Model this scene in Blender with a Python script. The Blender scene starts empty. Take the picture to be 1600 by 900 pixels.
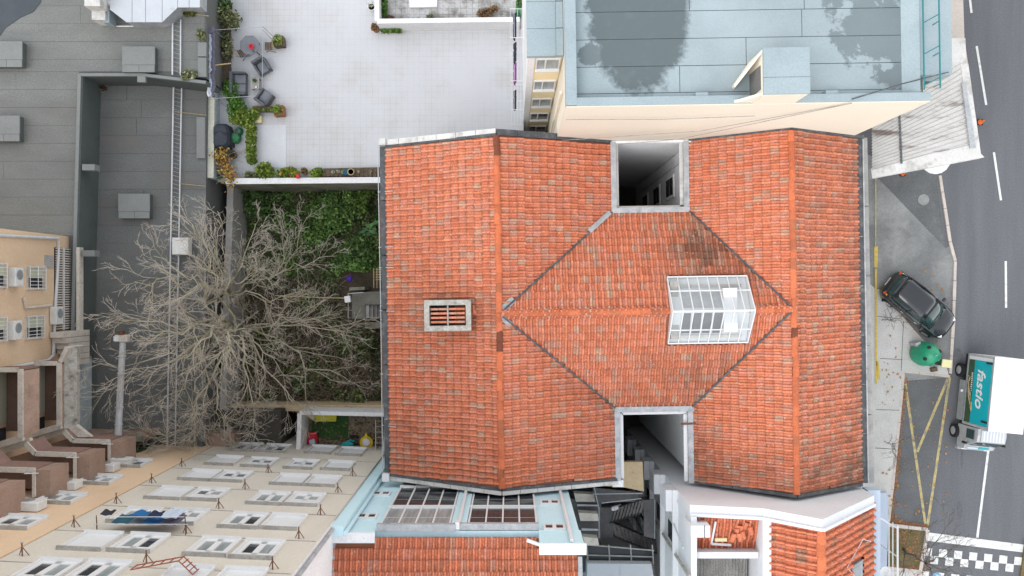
import bpy, math, random
from mathutils import Vector, Matrix
R = random.Random(7)
sc = bpy.context.scene
F = 1217.0      # focal length of the photograph, in its own pixels
H = 42.0        # flying height above the street
# ---------------------------------------------------------------- camera
cam = bpy.data.objects.new('camera', bpy.data.cameras.new('camera'))
sc.collection.objects.link(cam)
cam.location = (0, 0, H)
cam.data.sensor_width = 36.0
cam.data.lens = F / 1600 * 36
cam.data.clip_end = 2000
sc.camera = cam
# ---------------------------------------------------------------- overcast daylight
SUN_EL, SUN_AZ = math.radians(50), math.radians(232)
wd = bpy.data.worlds.new('World'); sc.world = wd; wd.use_nodes = True
wn = wd.node_tree.nodes; wl = wd.node_tree.links
bg = wn['Background']
sky = wn.new('ShaderNodeTexSky'); sky.sky_type = 'NISHITA'; sky.sun_disc = False
sky.sun_elevation = SUN_EL; sky.sun_rotation = SUN_AZ
sky.air_density = 1.5; sky.dust_density = 0.3
hs = wn.new('ShaderNodeHueSaturation'); hs.inputs['Saturation'].default_value = 0.16
wl.new(sky.outputs[0], hs.inputs['Color']); wl.new(hs.outputs[0], bg.inputs['Color'])
bg.inputs['Strength'].default_value = 0.15
sun = bpy.data.objects.new('sun', bpy.data.lights.new('sun', 'SUN'))
sc.collection.objects.link(sun)
sun.data.energy = 0.5; sun.data.angle = math.radians(40); sun.data.color = (1, .97, .93)
sun.rotation_euler = (math.radians(90) - SUN_EL, 0, math.radians(180) - SUN_AZ)
sc.view_settings.view_transform = 'Standard'
sc.view_settings.look = 'None'
sc.view_settings.exposure = 1.34
sc.view_settings.gamma = 1.0
sc.view_settings.use_curve_mapping = False

# ---------------------------------------------------------------- helpers
def W(px, py, z=0.0):
    d = H - z
    return Vector(((px - 800) * d / F, (450 - py) * d / F, z))
def WL(pts, z=0.0):
    return [W(p[0], p[1], z)[:2] for p in pts]
ROT = Matrix.Rotation(0.0155, 4, 'Z')

class MB:
    def __init__(s, xf=None): s.v = []; s.f = []; s.t = []; s.xf = xf; s.tint = None
    def add(s, vs, fs):
        n = len(s.v); s.v += [tuple(p) for p in vs]
        s.f += [tuple(n + i for i in f) for f in fs]
        if s.tint is not None: s.t += [s.tint] * len(vs)
        return s
    def bx(s, x0, x1, y0, y1, z0, z1):
        return s.add([(x0,y0,z0),(x1,y0,z0),(x1,y1,z0),(x0,y1,z0),(x0,y0,z1),(x1,y0,z1),(x1,y1,z1),(x0,y1,z1)],
                     [(3,2,1,0),(4,5,6,7),(0,1,5,4),(1,2,6,5),(2,3,7,6),(3,0,4,7)])
    def box(s, c, d, rz=0, M=None):
        if M is None: M = Matrix.Translation(c) @ Matrix.Rotation(rz, 4, 'Z')
        a, b, e = d[0]/2, d[1]/2, d[2]/2
        P = [M @ Vector(p) for p in [(-a,-b,-e),(a,-b,-e),(a,b,-e),(-a,b,-e),(-a,-b,e),(a,-b,e),(a,b,e),(-a,b,e)]]
        return s.add(P, [(3,2,1,0),(4,5,6,7),(0,1,5,4),(1,2,6,5),(2,3,7,6),(3,0,4,7)])
    def prism(s, pts, z0, z1):
        n = len(pts)
        a = sum(pts[i][0]*pts[(i+1)%n][1]-pts[(i+1)%n][0]*pts[i][1] for i in range(n))
        if a < 0:
            pts = pts[::-1]
            z0 = z0[::-1] if isinstance(z0, list) else z0
            z1 = z1[::-1] if isinstance(z1, list) else z1
        lo = [(p[0], p[1], z0[i] if isinstance(z0, list) else z0) for i, p in enumerate(pts)]
        hi = [(p[0], p[1], z1[i] if isinstance(z1, list) else z1) for i, p in enumerate(pts)]
        return s.add(lo + hi, [tuple(range(n-1,-1,-1)), tuple(range(n, 2*n))] + [(i,(i+1)%n,n+(i+1)%n,n+i) for i in range(n)])
    def beam(s, a, b, w, h, up=(0,0,1)):
        a = Vector(a); b = Vector(b); d = b - a; L = d.length; x = d.normalized()
        up = Vector(up)
        if abs(x.dot(up)) > .98: up = Vector((0,1,0))
        y = up.cross(x).normalized(); z = x.cross(y)
        M = Matrix((( x.x,y.x,z.x,(a.x+b.x)/2),(x.y,y.y,z.y,(a.y+b.y)/2),(x.z,y.z,z.z,(a.z+b.z)/2),(0,0,0,1)))
        return s.box(None, (L, w, h), M=M)
    def tube(s, pts, r, n=6, r2=None):
        pts = [Vector(p) for p in pts]; m = len(pts)
        base = len(s.v); vs = []
        for i, p in enumerate(pts):
            d = (pts[min(i+1,m-1)] - pts[max(i-1,0)])
            d = d.normalized() if d.length > 1e-9 else Vector((0,0,1))
            u = d.cross(Vector((0,0,1)) if abs(d.z) < .9 else Vector((1,0,0))).normalized(); w = d.cross(u)
            q = r if r2 is None else r + (r2 - r) * i / max(1, m-1)
            for k in range(n):
                a = 2*math.pi*k/n; vs.append(p + (u*math.cos(a) + w*math.sin(a))*q)
        fs = [(i*n+k, i*n+(k+1)%n, (i+1)*n+(k+1)%n, (i+1)*n+k) for i in range(m-1) for k in range(n)]
        if n > 3: fs += [tuple(range(n-1,-1,-1)), tuple((m-1)*n+k for k in range(n))]
        return s.add(vs, fs)
    def lathe(s, prof, c=(0,0,0), n=16, M=None):
        vs = []; m = len(prof)
        for r, z in prof:
            for k in range(n):
                a = 2*math.pi*k/n
                p = Vector((r*math.cos(a), r*math.sin(a), z))
                vs.append(M @ p if M else p + Vector(c))
        fs = [(i*n+k, i*n+(k+1)%n, (i+1)*n+(k+1)%n, (i+1)*n+k) for i in range(m-1) for k in range(n)]
        fs += [tuple(range(n-1,-1,-1)), tuple((m-1)*n+k for k in range(n))]
        return s.add(vs, fs)
    def loft(s, rings, cap=True):
        n = len(rings[0]); m = len(rings)
        fs = [(i*n+k, i*n+(k+1)%n, (i+1)*n+(k+1)%n, (i+1)*n+k) for i in range(m-1) for k in range(n)]
        if cap: fs += [tuple(range(n-1,-1,-1)), tuple((m-1)*n+k for k in range(n))]
        return s.add([p for r in rings for p in r], fs)
    def leaf(s, p, size, rng, up=.5, asp=1.5):
        n = Vector((rng.gauss(0,1), rng.gauss(0,1), abs(rng.gauss(0,1))*up + up)).normalized()
        u = n.cross(Vector((rng.gauss(0,1), rng.gauss(0,1), rng.gauss(0,1)))).normalized(); w = n.cross(u)
        a = size*asp/2; b = size/2; p = Vector(p)
        return s.add([p-u*a, p-w*b+n*b*.3, p+u*a, p+w*b+n*b*.3], [(0,1,2,3)])
    def build(s, name, mat, parent=None, smooth=False, bevel=0):
        me = bpy.data.meshes.new(name)
        vs = [s.xf @ Vector(p) for p in s.v] if s.xf else s.v
        me.from_pydata(vs, [], s.f); me.update()
        if s.t:
            at = me.color_attributes.new('tint', 'FLOAT_COLOR', 'POINT')
            flat = []
            for c in s.t: flat += [c[0], c[1], c[2], 1.0]
            at.data.foreach_set('color', flat)
        if smooth: me.polygons.foreach_set('use_smooth', [True]*len(me.polygons))
        me.materials.append(mat)
        return link(name, me, parent, bevel)

def link(name, me, parent=None, bevel=0):
    o = bpy.data.objects.new(name, me); sc.collection.objects.link(o)
    if parent is not None:
        o.parent = parent
        if parent.type == 'EMPTY': o.matrix_parent_inverse = Matrix.Translation(-parent.location)
    if bevel:
        b = o.modifiers.new('bevel', 'BEVEL'); b.width = bevel; b.segments = 2; b.limit_method = 'ANGLE'
    return o
def tag(o, label, cat, group=None, kind=None):
    o['label'] = label; o['category'] = cat
    if group: o['group'] = group
    if kind: o['kind'] = kind
    return o
def struct(o, label=None, cat=None, kind='structure'):
    o['kind'] = kind
    if label: o['label'] = label
    if cat: o['category'] = cat
    return o
def thing(name, label, cat, loc=(0,0,0), group=None):
    o = bpy.data.objects.new(name, None); sc.collection.objects.link(o)
    o.location = loc; o.empty_display_size = .2
    return tag(o, label, cat, group)
def dup(o, loc, rz=0, label=None, parent=None, s=1.0):
    c = o.copy(); sc.collection.objects.link(c)
    if parent is None:
        c.location = loc; c.rotation_euler = (0,0,rz); c.scale = (s,s,s)
        if label: c['label'] = label
    else: c.parent = parent
    for ch in list(o.children): dup(ch, None, parent=c)
    return c
def place(o, loc, rz=0, s=1.0):
    o.location = loc; o.rotation_euler = (0,0,rz); o.scale = (s,s,s); return o

# ---------------------------------------------------------------- materials
def _new(name):
    m = bpy.data.materials.new(name); m.use_nodes = True
    return m, m.node_tree.nodes, m.node_tree.links, m.node_tree.nodes['Principled BSDF']
def _mix(nd, lk, fac, a, b, mode='MIX'):
    x = nd.new('ShaderNodeMix'); x.data_type = 'RGBA'; x.blend_type = mode
    for sock, val in ((x.inputs[0], fac), (x.inputs[6], a), (x.inputs[7], b)):
        if hasattr(val, 'links'): lk.new(val, sock)
        elif isinstance(val, (int, float)): sock.default_value = val
        else: sock.default_value = (val[0], val[1], val[2], 1)
    return x.outputs[2]
def _noise(nd, lk, vec, scale, det=4, rough=.55):
    n = nd.new('ShaderNodeTexNoise'); n.inputs['Scale'].default_value = scale
    n.inputs['Detail'].default_value = det; n.inputs['Roughness'].default_value = rough
    lk.new(vec, n.inputs['Vector']); return n.outputs[0]
def _ramp(nd, lk, v, lo, hi, a=0.0, b=1.0):
    m = nd.new('ShaderNodeMapRange'); m.inputs[1].default_value = lo; m.inputs[2].default_value = hi
    m.inputs[3].default_value = a; m.inputs[4].default_value = b
    lk.new(v, m.inputs[0]); return m.outputs[0]
def _math(nd, lk, op, a, b=0.0, c=None):
    m = nd.new('ShaderNodeMath'); m.operation = op
    for i, v in enumerate((a, b) if c is None else (a, b, c)):
        if hasattr(v, 'links'): lk.new(v, m.inputs[i])
        else: m.inputs[i].default_value = v
    return m.outputs[0]
def mat(name, col, col2=None, scale=1.2, rough=.85, bump=0.0, bscale=25, metal=0, dirt=None, dscale=.6, dlo=.55, dhi=.75,
        damt=.7, fine=.12, stretch=None, spec=.3, attr=False, coat=0, grid=None, speck=None):
    m, nd, lk, bs = _new(name)
    pos = nd.new('ShaderNodeNewGeometry').outputs['Position']
    vec = pos
    if stretch:
        vm = nd.new('ShaderNodeVectorMath'); vm.operation = 'MULTIPLY'; vm.inputs[1].default_value = stretch
        lk.new(pos, vm.inputs[0]); vec = vm.outputs[0]
    c = col
    if col2: c = _mix(nd, lk, _ramp(nd, lk, _noise(nd, lk, vec, scale), .35, .65), col, col2)
    if attr:
        at = nd.new('ShaderNodeAttribute'); at.attribute_name = 'tint'
        c = _mix(nd, lk, 1.0, c, at.outputs['Color'], 'MULTIPLY')
    if fine:
        fn = _ramp(nd, lk, _noise(nd, lk, pos, 14, 5, .7), .25, .75, 1-fine*1.6, 1+fine)
        cb = nd.new('ShaderNodeCombineColor')
        for i in range(3): lk.new(fn, cb.inputs[i])
        c = _mix(nd, lk, 1.0, c, cb.outputs[0], 'MULTIPLY')
    if grid:   # fine joints of small floor tiles, faded in and out by wear
        size, width, gcol = grid
        sx = nd.new('ShaderNodeSeparateXYZ'); lk.new(pos, sx.inputs[0])
        ds = []
        for i in range(2):
            fr = _math(nd, lk, 'FRACT', _math(nd, lk, 'DIVIDE', _math(nd, lk, 'ADD', sx.outputs[i], 300.0), size))
            ds.append(_math(nd, lk, 'LESS_THAN', fr, width/size))
        mx = _math(nd, lk, 'MAXIMUM', ds[0], ds[1])
        wear = _ramp(nd, lk, _noise(nd, lk, pos, .45, 5, .6), .42, .75, .04, .6)
        c = _mix(nd, lk, _math(nd, lk, 'MULTIPLY', mx, wear), c, gcol)
    if dirt:
        c = _mix(nd, lk, _ramp(nd, lk, _noise(nd, lk, vec, dscale, 6, .65), dlo, dhi, 0, damt), c, dirt)
    if speck:  # lichen specks: colour, scale, threshold, amount
        c = _mix(nd, lk, _ramp(nd, lk, _noise(nd, lk, pos, speck[1], 3, .6), speck[2], speck[2]+.06, 0, speck[3]), c, speck[0])
    if hasattr(c, 'links'): lk.new(c, bs.inputs['Base Color'])
    else: bs.inputs['Base Color'].default_value = (*c, 1)
    bs.inputs['Roughness'].default_value = rough; bs.inputs['Metallic'].default_value = metal
    bs.inputs['Specular IOR Level'].default_value = spec
    if coat: bs.inputs['Coat Weight'].default_value = coat; bs.inputs['Coat Roughness'].default_value = .05
    if bump:
        b = nd.new('ShaderNodeBump'); b.inputs['Strength'].default_value = bump; b.inputs['Distance'].default_value = .03
        lk.new(_noise(nd, lk, pos, bscale, 4), b.inputs['Height']); lk.new(b.outputs[0], bs.inputs['Normal'])
    return m
def glass(name, tint=(.9,.95,1), clear=.6, rough=.05):
    m, nd, lk, bs = _new(name)
    tr = nd.new('ShaderNodeBsdfTransparent'); tr.inputs[0].default_value = (*tint, 1)
    bs.inputs['Base Color'].default_value = (*[c*.75 for c in tint], 1); bs.inputs['Roughness'].default_value = rough
    bs.inputs['Specular IOR Level'].default_value = .6
    mx = nd.new('ShaderNodeMixShader'); mx.inputs[0].default_value = 1-clear
    lk.new(tr.outputs[0], mx.inputs[1]); lk.new(bs.outputs[0], mx.inputs[2])
    lk.new(mx.outputs[0], nd['Material Output'].inputs[0]); return m
def wet_roof(name, base, wet, blobs):
    """bitumen sheet with drying puddle stains: blobs = (cx, cy, rx, ry, ragged, level)"""
    m, nd, lk, bs = _new(name)
    pos = nd.new('ShaderNodeNewGeometry').outputs['Position']
    n1 = _noise(nd, lk, pos, 1.5, 8, .68); n2 = _noise(nd, lk, pos, .35, 3)
    c = _mix(nd, lk, _ramp(nd, lk, n2, .3, .7), [x*.86 for x in base], [min(1, x*1.08) for x in base])
    fn = _ramp(nd, lk, _noise(nd, lk, pos, 18, 4, .7), .25, .75, .9, 1.08)
    cb = nd.new('ShaderNodeCombineColor'); [lk.new(fn, cb.inputs[i]) for i in range(3)]
    c = _mix(nd, lk, 1.0, c, cb.outputs[0], 'MULTIPLY')
    sx = nd.new('ShaderNodeSeparateXYZ'); lk.new(pos, sx.inputs[0])
    tot = None
    for cx, cy, rx, ry, rag, lev in blobs:
        dx = _math(nd, lk, 'DIVIDE', _math(nd, lk, 'SUBTRACT', sx.outputs[0], cx), rx)
        dy = _math(nd, lk, 'DIVIDE', _math(nd, lk, 'SUBTRACT', sx.outputs[1], cy), ry)
        dd = _math(nd, lk, 'SQRT', _math(nd, lk, 'ADD', _math(nd, lk, 'MULTIPLY', dx, dx), _math(nd, lk, 'MULTIPLY', dy, dy)))
        dd = _math(nd, lk, 'ADD', dd, _math(nd, lk, 'MULTIPLY', _math(nd, lk, 'SUBTRACT', n1, .5), rag))
        k = _ramp(nd, lk, dd, .90, 1.06, lev, 0)
        tot = k if tot is None else _math(nd, lk, 'MAXIMUM', tot, k)
    w = _mix(nd, lk, _ramp(nd, lk, _noise(nd, lk, pos, 2.2, 5, .7), .55, .8), wet, [x*1.25 for x in wet])
    c = _mix(nd, lk, tot, c, w)
    lk.new(c, bs.inputs['Base Color'])
    lk.new(_ramp(nd, lk, tot, 0, 1, .8, .55), bs.inputs['Roughness'])
    bs.inputs['Specular IOR Level'].default_value = .3
    return m
M = {}
M['tile'] = mat('clay_tile', (.72,.72,.72), (.84,.83,.82), 3, .85, .3, 40, attr=True, fine=.3, dirt=(.26,.17,.12), dscale=1.3, dlo=.56, dhi=.85, damt=.5, speck=((.62,.50,.40),7.5,.63,.55))
M['ridge'] = mat('ridge_clay', (.62,.17,.075), (.52,.15,.07), 1.5, .8, .2, 40, fine=.2, attr=True)
M['deck'] = mat('roof_deck', (.30,.12,.07), None, rough=.9)
M['zinc'] = mat('zinc_flashing', (.34,.36,.38), (.46,.47,.48), 3, .6, .1, metal=.2, dirt=(.12,.12,.12), dscale=2, damt=.6)
M['zinc_dark'] = mat('dark_gutter', (.06,.065,.07), (.1,.105,.11), 3, .6, .1, dirt=(.2,.2,.2), dscale=3)
M['white'] = mat('white_plaster', (.76,.76,.765), (.71,.71,.72), .8, .85, .1, dirt=(.42,.4,.37), dscale=1.1, dlo=.6, dhi=.85, damt=.5)
M['white_old'] = mat('weathered_white_plaster', (.62,.61,.59), (.55,.54,.52), 1.2, .9, .2, dirt=(.16,.15,.13), dscale=1.3, dlo=.52, dhi=.75, damt=.8)
M['white_metal'] = mat('white_paint', (.70,.70,.71), None, rough=.45, fine=.05)
M['cream'] = mat('cream_plaster', (.75,.685,.565), (.72,.66,.545), .4, .9, .1, fine=.05, dirt=(.72,.64,.52), dscale=.5, damt=.4)
M['yellow_wall'] = mat('yellow_plaster', (.84,.70,.44), (.8,.65,.4), .8, .9, fine=.05)
M['peach'] = mat('peach_plaster', (.70,.52,.355), (.66,.48,.33), .7, .9, .1, fine=.08, dirt=(.55,.4,.27), dscale=.7, damt=.5, stretch=(1,1,.35))
M['beige'] = mat('grey_beige_render', (.62,.575,.50), (.57,.53,.46), .7, .9, .15, fine=.08, dirt=(.42,.385,.33), dscale=.6, damt=.55, stretch=(1,1,.3))
M['blue'] = mat('pale_blue_paint', (.50,.70,.77), (.54,.73,.79), .9, .85, .05, fine=.06, dirt=(.40,.56,.61), dscale=1, damt=.6, stretch=(1,1,.3))
M['blue_roof'] = mat('blue_grey_bitumen', (.275,.335,.36), (.305,.365,.385), .6, .8, fine=.1, dirt=(.2,.25,.265), dscale=.9, dlo=.55, dhi=.8, damt=.5)
M['felt'] = mat('grey_roofing_felt', (.205,.212,.2), (.175,.182,.175), .8, .9, .25, 30, fine=.2, dirt=(.135,.128,.12), dscale=.55, dlo=.48, dhi=.78, damt=.75, stretch=(.45,1.1,1))
M['felt_low'] = mat('dark_roofing_felt', (.175,.182,.175), (.125,.133,.132), .6, .9, .25, 30, fine=.2, dirt=(.19,.17,.155), dscale=.6, dlo=.5, dhi=.75, damt=.7, stretch=(.5,1,1))
M['felt_wet'] = mat('wet_dark_felt', (.045,.058,.07), (.06,.07,.08), .8, .5, fine=.1)
M['felt_seam'] = mat('felt_seam', (.13,.135,.13), None, rough=.95)
M['green_felt'] = mat('green_grey_felt', (.095,.113,.108), (.085,.1,.096), 1, .85, .1, fine=.1, dirt=(.05,.065,.062), dscale=.8)
M['hatch'] = mat('hatch_felt', (.225,.235,.23), (.205,.215,.21), 1, .85, .1, fine=.1)
M['asphalt'] = mat('asphalt', (.145,.150,.160), (.118,.123,.133), .6, .9, .3, 40, fine=.2, dirt=(.098,.102,.11), dscale=.7, dlo=.5, dhi=.8, damt=.7, stretch=(1.6,.16,1))
M['asphalt_bay'] = mat('parking_asphalt', (.135,.14,.144), (.11,.114,.118), .8, .9, .3, 40, fine=.2, dirt=(.15,.15,.15), dscale=1.1, dlo=.55, dhi=.75, damt=.6)
M['pave'] = mat('concrete_pavement', (.55,.54,.515), (.47,.46,.44), .7, .9, .2, 30, fine=.15, dirt=(.33,.315,.29), dscale=.9, dlo=.55, dhi=.8, damt=.6)
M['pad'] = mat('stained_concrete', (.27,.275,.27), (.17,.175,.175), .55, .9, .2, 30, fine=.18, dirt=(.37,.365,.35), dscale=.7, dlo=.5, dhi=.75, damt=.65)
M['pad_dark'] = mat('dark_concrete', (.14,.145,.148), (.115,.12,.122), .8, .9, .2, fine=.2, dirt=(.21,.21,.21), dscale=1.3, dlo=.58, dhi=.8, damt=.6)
M['kerb'] = mat('kerb_stone', (.55,.49,.44), (.48,.43,.39), 2, .9, .1, fine=.15)
M['concrete'] = mat('concrete', (.42,.41,.39), (.34,.33,.315), 1.2, .9, .2, fine=.15, dirt=(.17,.17,.16), dscale=1.5, damt=.6)
M['conc_moss'] = mat('mossy_concrete', (.27,.265,.22), (.2,.2,.15), 1.2, .95, .3, fine=.2, dirt=(.08,.09,.04), dscale=1.2, dlo=.5, damt=.8)
M['lichen'] = mat('lichen_concrete', (.40,.38,.33), (.52,.5,.46), 3, .95, .4, fine=.3, dirt=(.09,.085,.075), dscale=3.5, dlo=.52, dhi=.7, damt=.85)
M['terrace'] = mat('white_terrace_tiles', (.55,.56,.585), (.515,.525,.545), .35, .7, fine=.06, dirt=(.42,.395,.36), dscale=.45, dlo=.5, dhi=.8, damt=.6, grid=(.31,.022,(.27,.25,.22)))
M['terrace_dirty'] = mat('dirty_terrace_tiles', (.5,.5,.5), (.38,.37,.36), 1.5, .8, fine=.2, dirt=(.12,.11,.1), dscale=1.5, dlo=.48, dhi=.7, damt=.85, grid=(.31,.03,(.05,.05,.045)))
M['yellow'] = mat('yellow_paint', (.62,.45,.08), (.5,.38,.12), 5, .8, fine=.2)
M['yellow_worn'] = mat('worn_yellow_line', (.50,.40,.17), (.40,.34,.2), 3, .85, fine=.25, dirt=(.17,.17,.165), dscale=3, dlo=.5, dhi=.65, damt=.8)
M['line'] = mat('road_paint', (.70,.70,.68), (.6,.6,.58), 3, .8, fine=.15, dirt=(.25,.25,.26), dscale=3.5, dlo=.54, dhi=.72, damt=.75)
M['bark'] = mat('pale_bark', (.50,.45,.35), (.40,.36,.28), 1.0, .9, .2, fine=.2, dirt=(.38,.36,.16), dscale=.5, dlo=.45, dhi=.7, damt=.55)
M['twig_dark'] = mat('dark_twig', (.12,.10,.085), (.09,.075,.06), 2, .9, fine=.1)
M['twig'] = mat('twig_bark', (.50,.455,.39), (.38,.33,.275), .8, .9, fine=.15)
M['leaf'] = mat('leaf', (.9,.9,.9), None, rough=.55, attr=True, fine=0, spec=.4)
M['soil'] = mat('garden_soil', (.13,.10,.072), (.09,.07,.05), 1.5, .95, .5, fine=.35, dirt=(.04,.05,.02), dscale=1, dlo=.45, damt=.7)
M['ground'] = mat('bare_ground', (.09,.08,.065), (.07,.065,.055), .3, .95, fine=.2)
M['dry'] = mat('dry_ground', (.26,.215,.16), (.2,.165,.12), 2, .95, .3, fine=.3, dirt=(.12,.09,.06), dscale=1.5)
M['turf'] = mat('artificial_turf', (.035,.12,.03), (.025,.085,.022), 2, .95, .3, 80, fine=.3, dirt=(.06,.06,.025), dscale=1.3, dlo=.55)
M['lawn'] = mat('dry_verge', (.17,.125,.06), (.11,.1,.045), 2.5, .95, .4, fine=.35, dirt=(.25,.13,.05), dscale=3, dlo=.55, damt=.7)
M['black'] = mat('black_paint', (.02,.02,.022), None, rough=.5, fine=.1)
M['dark_glass'] = mat('dark_window', (.03,.035,.04), (.045,.05,.055), 1.5, .12, fine=0, spec=.25)
M['curtain'] = mat('curtain_behind_glass', (.34,.37,.37), (.22,.25,.26), 6, .25, fine=.1, stretch=(1,1,.1), spec=.5)
M['glass'] = glass('pane_glass')
M['sky_glass'] = glass('skylight_glass', (.92,.95,.96), .78)
M['pvc'] = mat('white_window_frame', (.68,.68,.68), None, rough=.5, fine=.04)
M['shutter'] = mat('white_roller_shutter', (.68,.69,.70), (.64,.65,.66), 2, .6, fine=.05)
M['sill'] = mat('dirty_sill', (.30,.29,.27), (.4,.38,.35), 3, .9, fine=.2)
M['brown'] = mat('red_brown_render', (.27,.17,.14), (.235,.15,.125), 1.2, .9, .1, fine=.12, dirt=(.13,.09,.07), dscale=1, damt=.6)
M['brown2'] = mat('pink_brown_render', (.36,.25,.195), (.31,.21,.165), 1, .9, .1, fine=.15, dirt=(.16,.12,.08), dscale=1.3, damt=.6)
M['coping'] = mat('pale_coping', (.66,.61,.54), (.56,.51,.45), 2, .9, .1, fine=.15, dirt=(.22,.19,.16), dscale=2.5, damt=.6)
M['panel_green'] = mat('pale_green_panel', (.52,.54,.42), (.48,.5,.39), .8, .8, fine=.06)
M['pink_floor'] = mat('pink_floor_tiles', (.50,.35,.28), (.42,.29,.23), 1.4, .85, fine=.15, dirt=(.16,.12,.07), dscale=1.2)
M['ac'] = mat('air_conditioner_case', (.68,.68,.66), (.62,.62,.6), 3, .6, fine=.08, dirt=(.45,.42,.36), dscale=3, damt=.5)
M['steel'] = mat('galvanised_steel', (.42,.45,.48), (.36,.38,.4), 4, .45, metal=.5, fine=.1)
M['rust'] = mat('rusty_metal', (.20,.1,.06), (.14,.075,.05), 6, .85, fine=.3)
M['pipe'] = mat('pale_pipe', (.60,.62,.64), (.54,.55,.57), 3, .5, fine=.08)
M['wood'] = mat('grey_wood', (.16,.115,.08), (.1,.075,.055), 4, .9, .2, fine=.3)
M['straw_wood'] = mat('pale_wood', (.45,.36,.2), (.38,.3,.16), 4, .85, fine=.2)
M['rattan'] = mat('grey_rattan', (.15,.16,.18), (.11,.12,.135), 8, .8, .6, 120, fine=.25)
M['cushion'] = mat('grey_cushion', (.21,.22,.25), (.18,.19,.215), 3, .95, fine=.1)
M['terracotta'] = mat('terracotta', (.34,.15,.08), (.28,.12,.07), 5, .9, fine=.2)
M['tarp'] = mat('navy_cover', (.03,.038,.052), (.04,.047,.062), 3, .6, fine=.1)
M['paint_car'] = mat('black_car_paint', (.012,.014,.018), None, rough=.18, fine=0, coat=.55, spec=.5)
M['car_glass'] = mat('car_glass', (.02,.045,.045), None, rough=.04, fine=0, spec=.9)
M['rubber'] = mat('rubber', (.018,.018,.019), None, rough=.85, fine=.1)
M['alloy'] = mat('alloy', (.55,.56,.58), None, rough=.3, metal=.6, fine=0)
M['truck_white'] = mat('white_truck_skin', (.70,.70,.71), (.66,.66,.67), .8, .5, fine=.04, dirt=(.6,.6,.6), dscale=1.2, dlo=.62, damt=.4)
M['truck_grey'] = mat('grey_cab_paint', (.36,.37,.38), None, rough=.35, fine=.05, coat=.4)
M['teal'] = mat('teal_panel', (.0,.37,.43), (.0,.33,.39), 1, .45, fine=.03)
M['dark_green'] = mat('dark_green_panel', (.03,.07,.035), (.05,.09,.04), 2.5, .5, fine=.2)
M['bin_green'] = mat('green_fibreglass', (.015,.27,.14), (.012,.24,.125), 3, .4, fine=.06, spec=.5)
M['pale_yellow'] = mat('pale_yellow_lid', (.68,.62,.36), None, rough=.6, fine=.05)
M['asbestos'] = mat('grey_fibre_cement', (.30,.29,.27), (.22,.215,.2), 2, .95, .4, fine=.3, dirt=(.42,.41,.37), dscale=6, dlo=.6, dhi=.7, damt=.6)
M['sheet_white'] = mat('old_white_sheet', (.60,.59,.57), (.54,.53,.51), 1, .7, fine=.1, dirt=(.16,.12,.10), dscale=.55, dlo=.54, dhi=.66, damt=.85, stretch=(.8,4.5,1))
M['tan'] = mat('tan_slab', (.62,.49,.31), (.56,.43,.27), 1.5, .9, fine=.1, dirt=(.1,.08,.06), dscale=1.5, dlo=.6, dhi=.75)
M['dark_steel'] = mat('black_steel', (.075,.075,.08), (.095,.09,.09), 2, .5, fine=.3, dirt=(.17,.14,.13), dscale=1.5, dlo=.52, damt=.7)
def flat(name, c, rough=.6): return mat(name, c, None, rough=rough, fine=.08)
M['red'] = flat('red_plastic', (.55,.03,.04)); M['yel'] = flat('yellow_plastic', (.75,.55,.03)); M['lime'] = flat('lime_plastic', (.62,.6,.06))
M['tealp'] = flat('teal_plastic', (.02,.35,.38)); M['navy'] = flat('navy_cloth', (.02,.03,.07), .9); M['magenta'] = flat('magenta_cloth', (.24,.04,.22), .9)
M['blue_cloth'] = flat('blue_cloth', (.02,.12,.3), .9); M['grey_cloth'] = flat('grey_cloth', (.12,.15,.17), .9); M['plum_cloth'] = flat('plum_grey_cloth', (.13,.12,.17), .9)
M['pale_cloth'] = flat('pale_blue_cloth', (.45,.52,.62), .9); M['charcoal_cloth'] = flat('charcoal_cloth', (.03,.03,.045), .9)
M['teal_cloth'] = flat('dark_teal_cloth', (.03,.1,.14), .9); M['orange'] = flat('orange_plastic', (.8,.16,.03)); M['purple'] = flat('purple_plastic', (.08,.03,.4))
M['green_p'] = flat('green_plastic', (.05,.2,.09)); M['rail_green'] = flat('green_rail_paint', (.02,.17,.18)); M['rail_red'] = flat('red_oxide_paint', (.28,.08,.05))
M['sky_blue'] = flat('light_blue_plastic', (.3,.55,.72)); M['lamp_red'] = flat('tail_lamp', (.6,.06,.02), .2); M['lamp_amber'] = flat('amber_lamp', (.8,.35,.02), .2)
M['lamp_clear'] = flat('head_lamp', (.75,.77,.8), .1)
# ================================================================ ground and street
struct(MB().bx(-150,150,-150,150,-9.6,-9.0).build('ground', M['ground']))
road_poly = [(18.6,-60),(80,-60),(80,60),(18.6,60)]
struct(MB().prism(road_poly, -9.0, 0.0).build('road', M['asphalt']))
def sheet(name, px, z, m, parent=None, th=.004):
    return MB().prism(WL(px, z), z-th, z).build(name, m, parent)
# concrete parking pad in front of the house, and the darker wedge of it
pad = struct(MB().prism(WL([(1350,240),(1467,272),(1483,378),(1490,408),(1488,500),(1482,590),(1350,600)], .03), -.5, .03).build('pavement_pad', M['pad']))
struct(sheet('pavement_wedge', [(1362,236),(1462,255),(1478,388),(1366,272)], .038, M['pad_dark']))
struct(sheet('dark_strip', [(1462,272),(1467,272),(1483,385),(1477,388)], .046, M['asphalt']))  # narrow dark strip laid flat on the pad beside the kerb
side = struct(MB().prism(WL([(1345,430),(1372,455),(1426,516),(1480,576),(1483,588),(1412,580),(1406,640),(1396,740),(1386,815),(1384,905),(1345,905)], .14), -.5, .14).build('pavement', M['pave']))
struct(MB().prism(WL([(1480,-60),(1503,-60),(1507,60),(1520,150),(1528,205),(1500,215),(1480,150)], .14), -.5, .14).build('pavement', M['kerb']))
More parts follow.
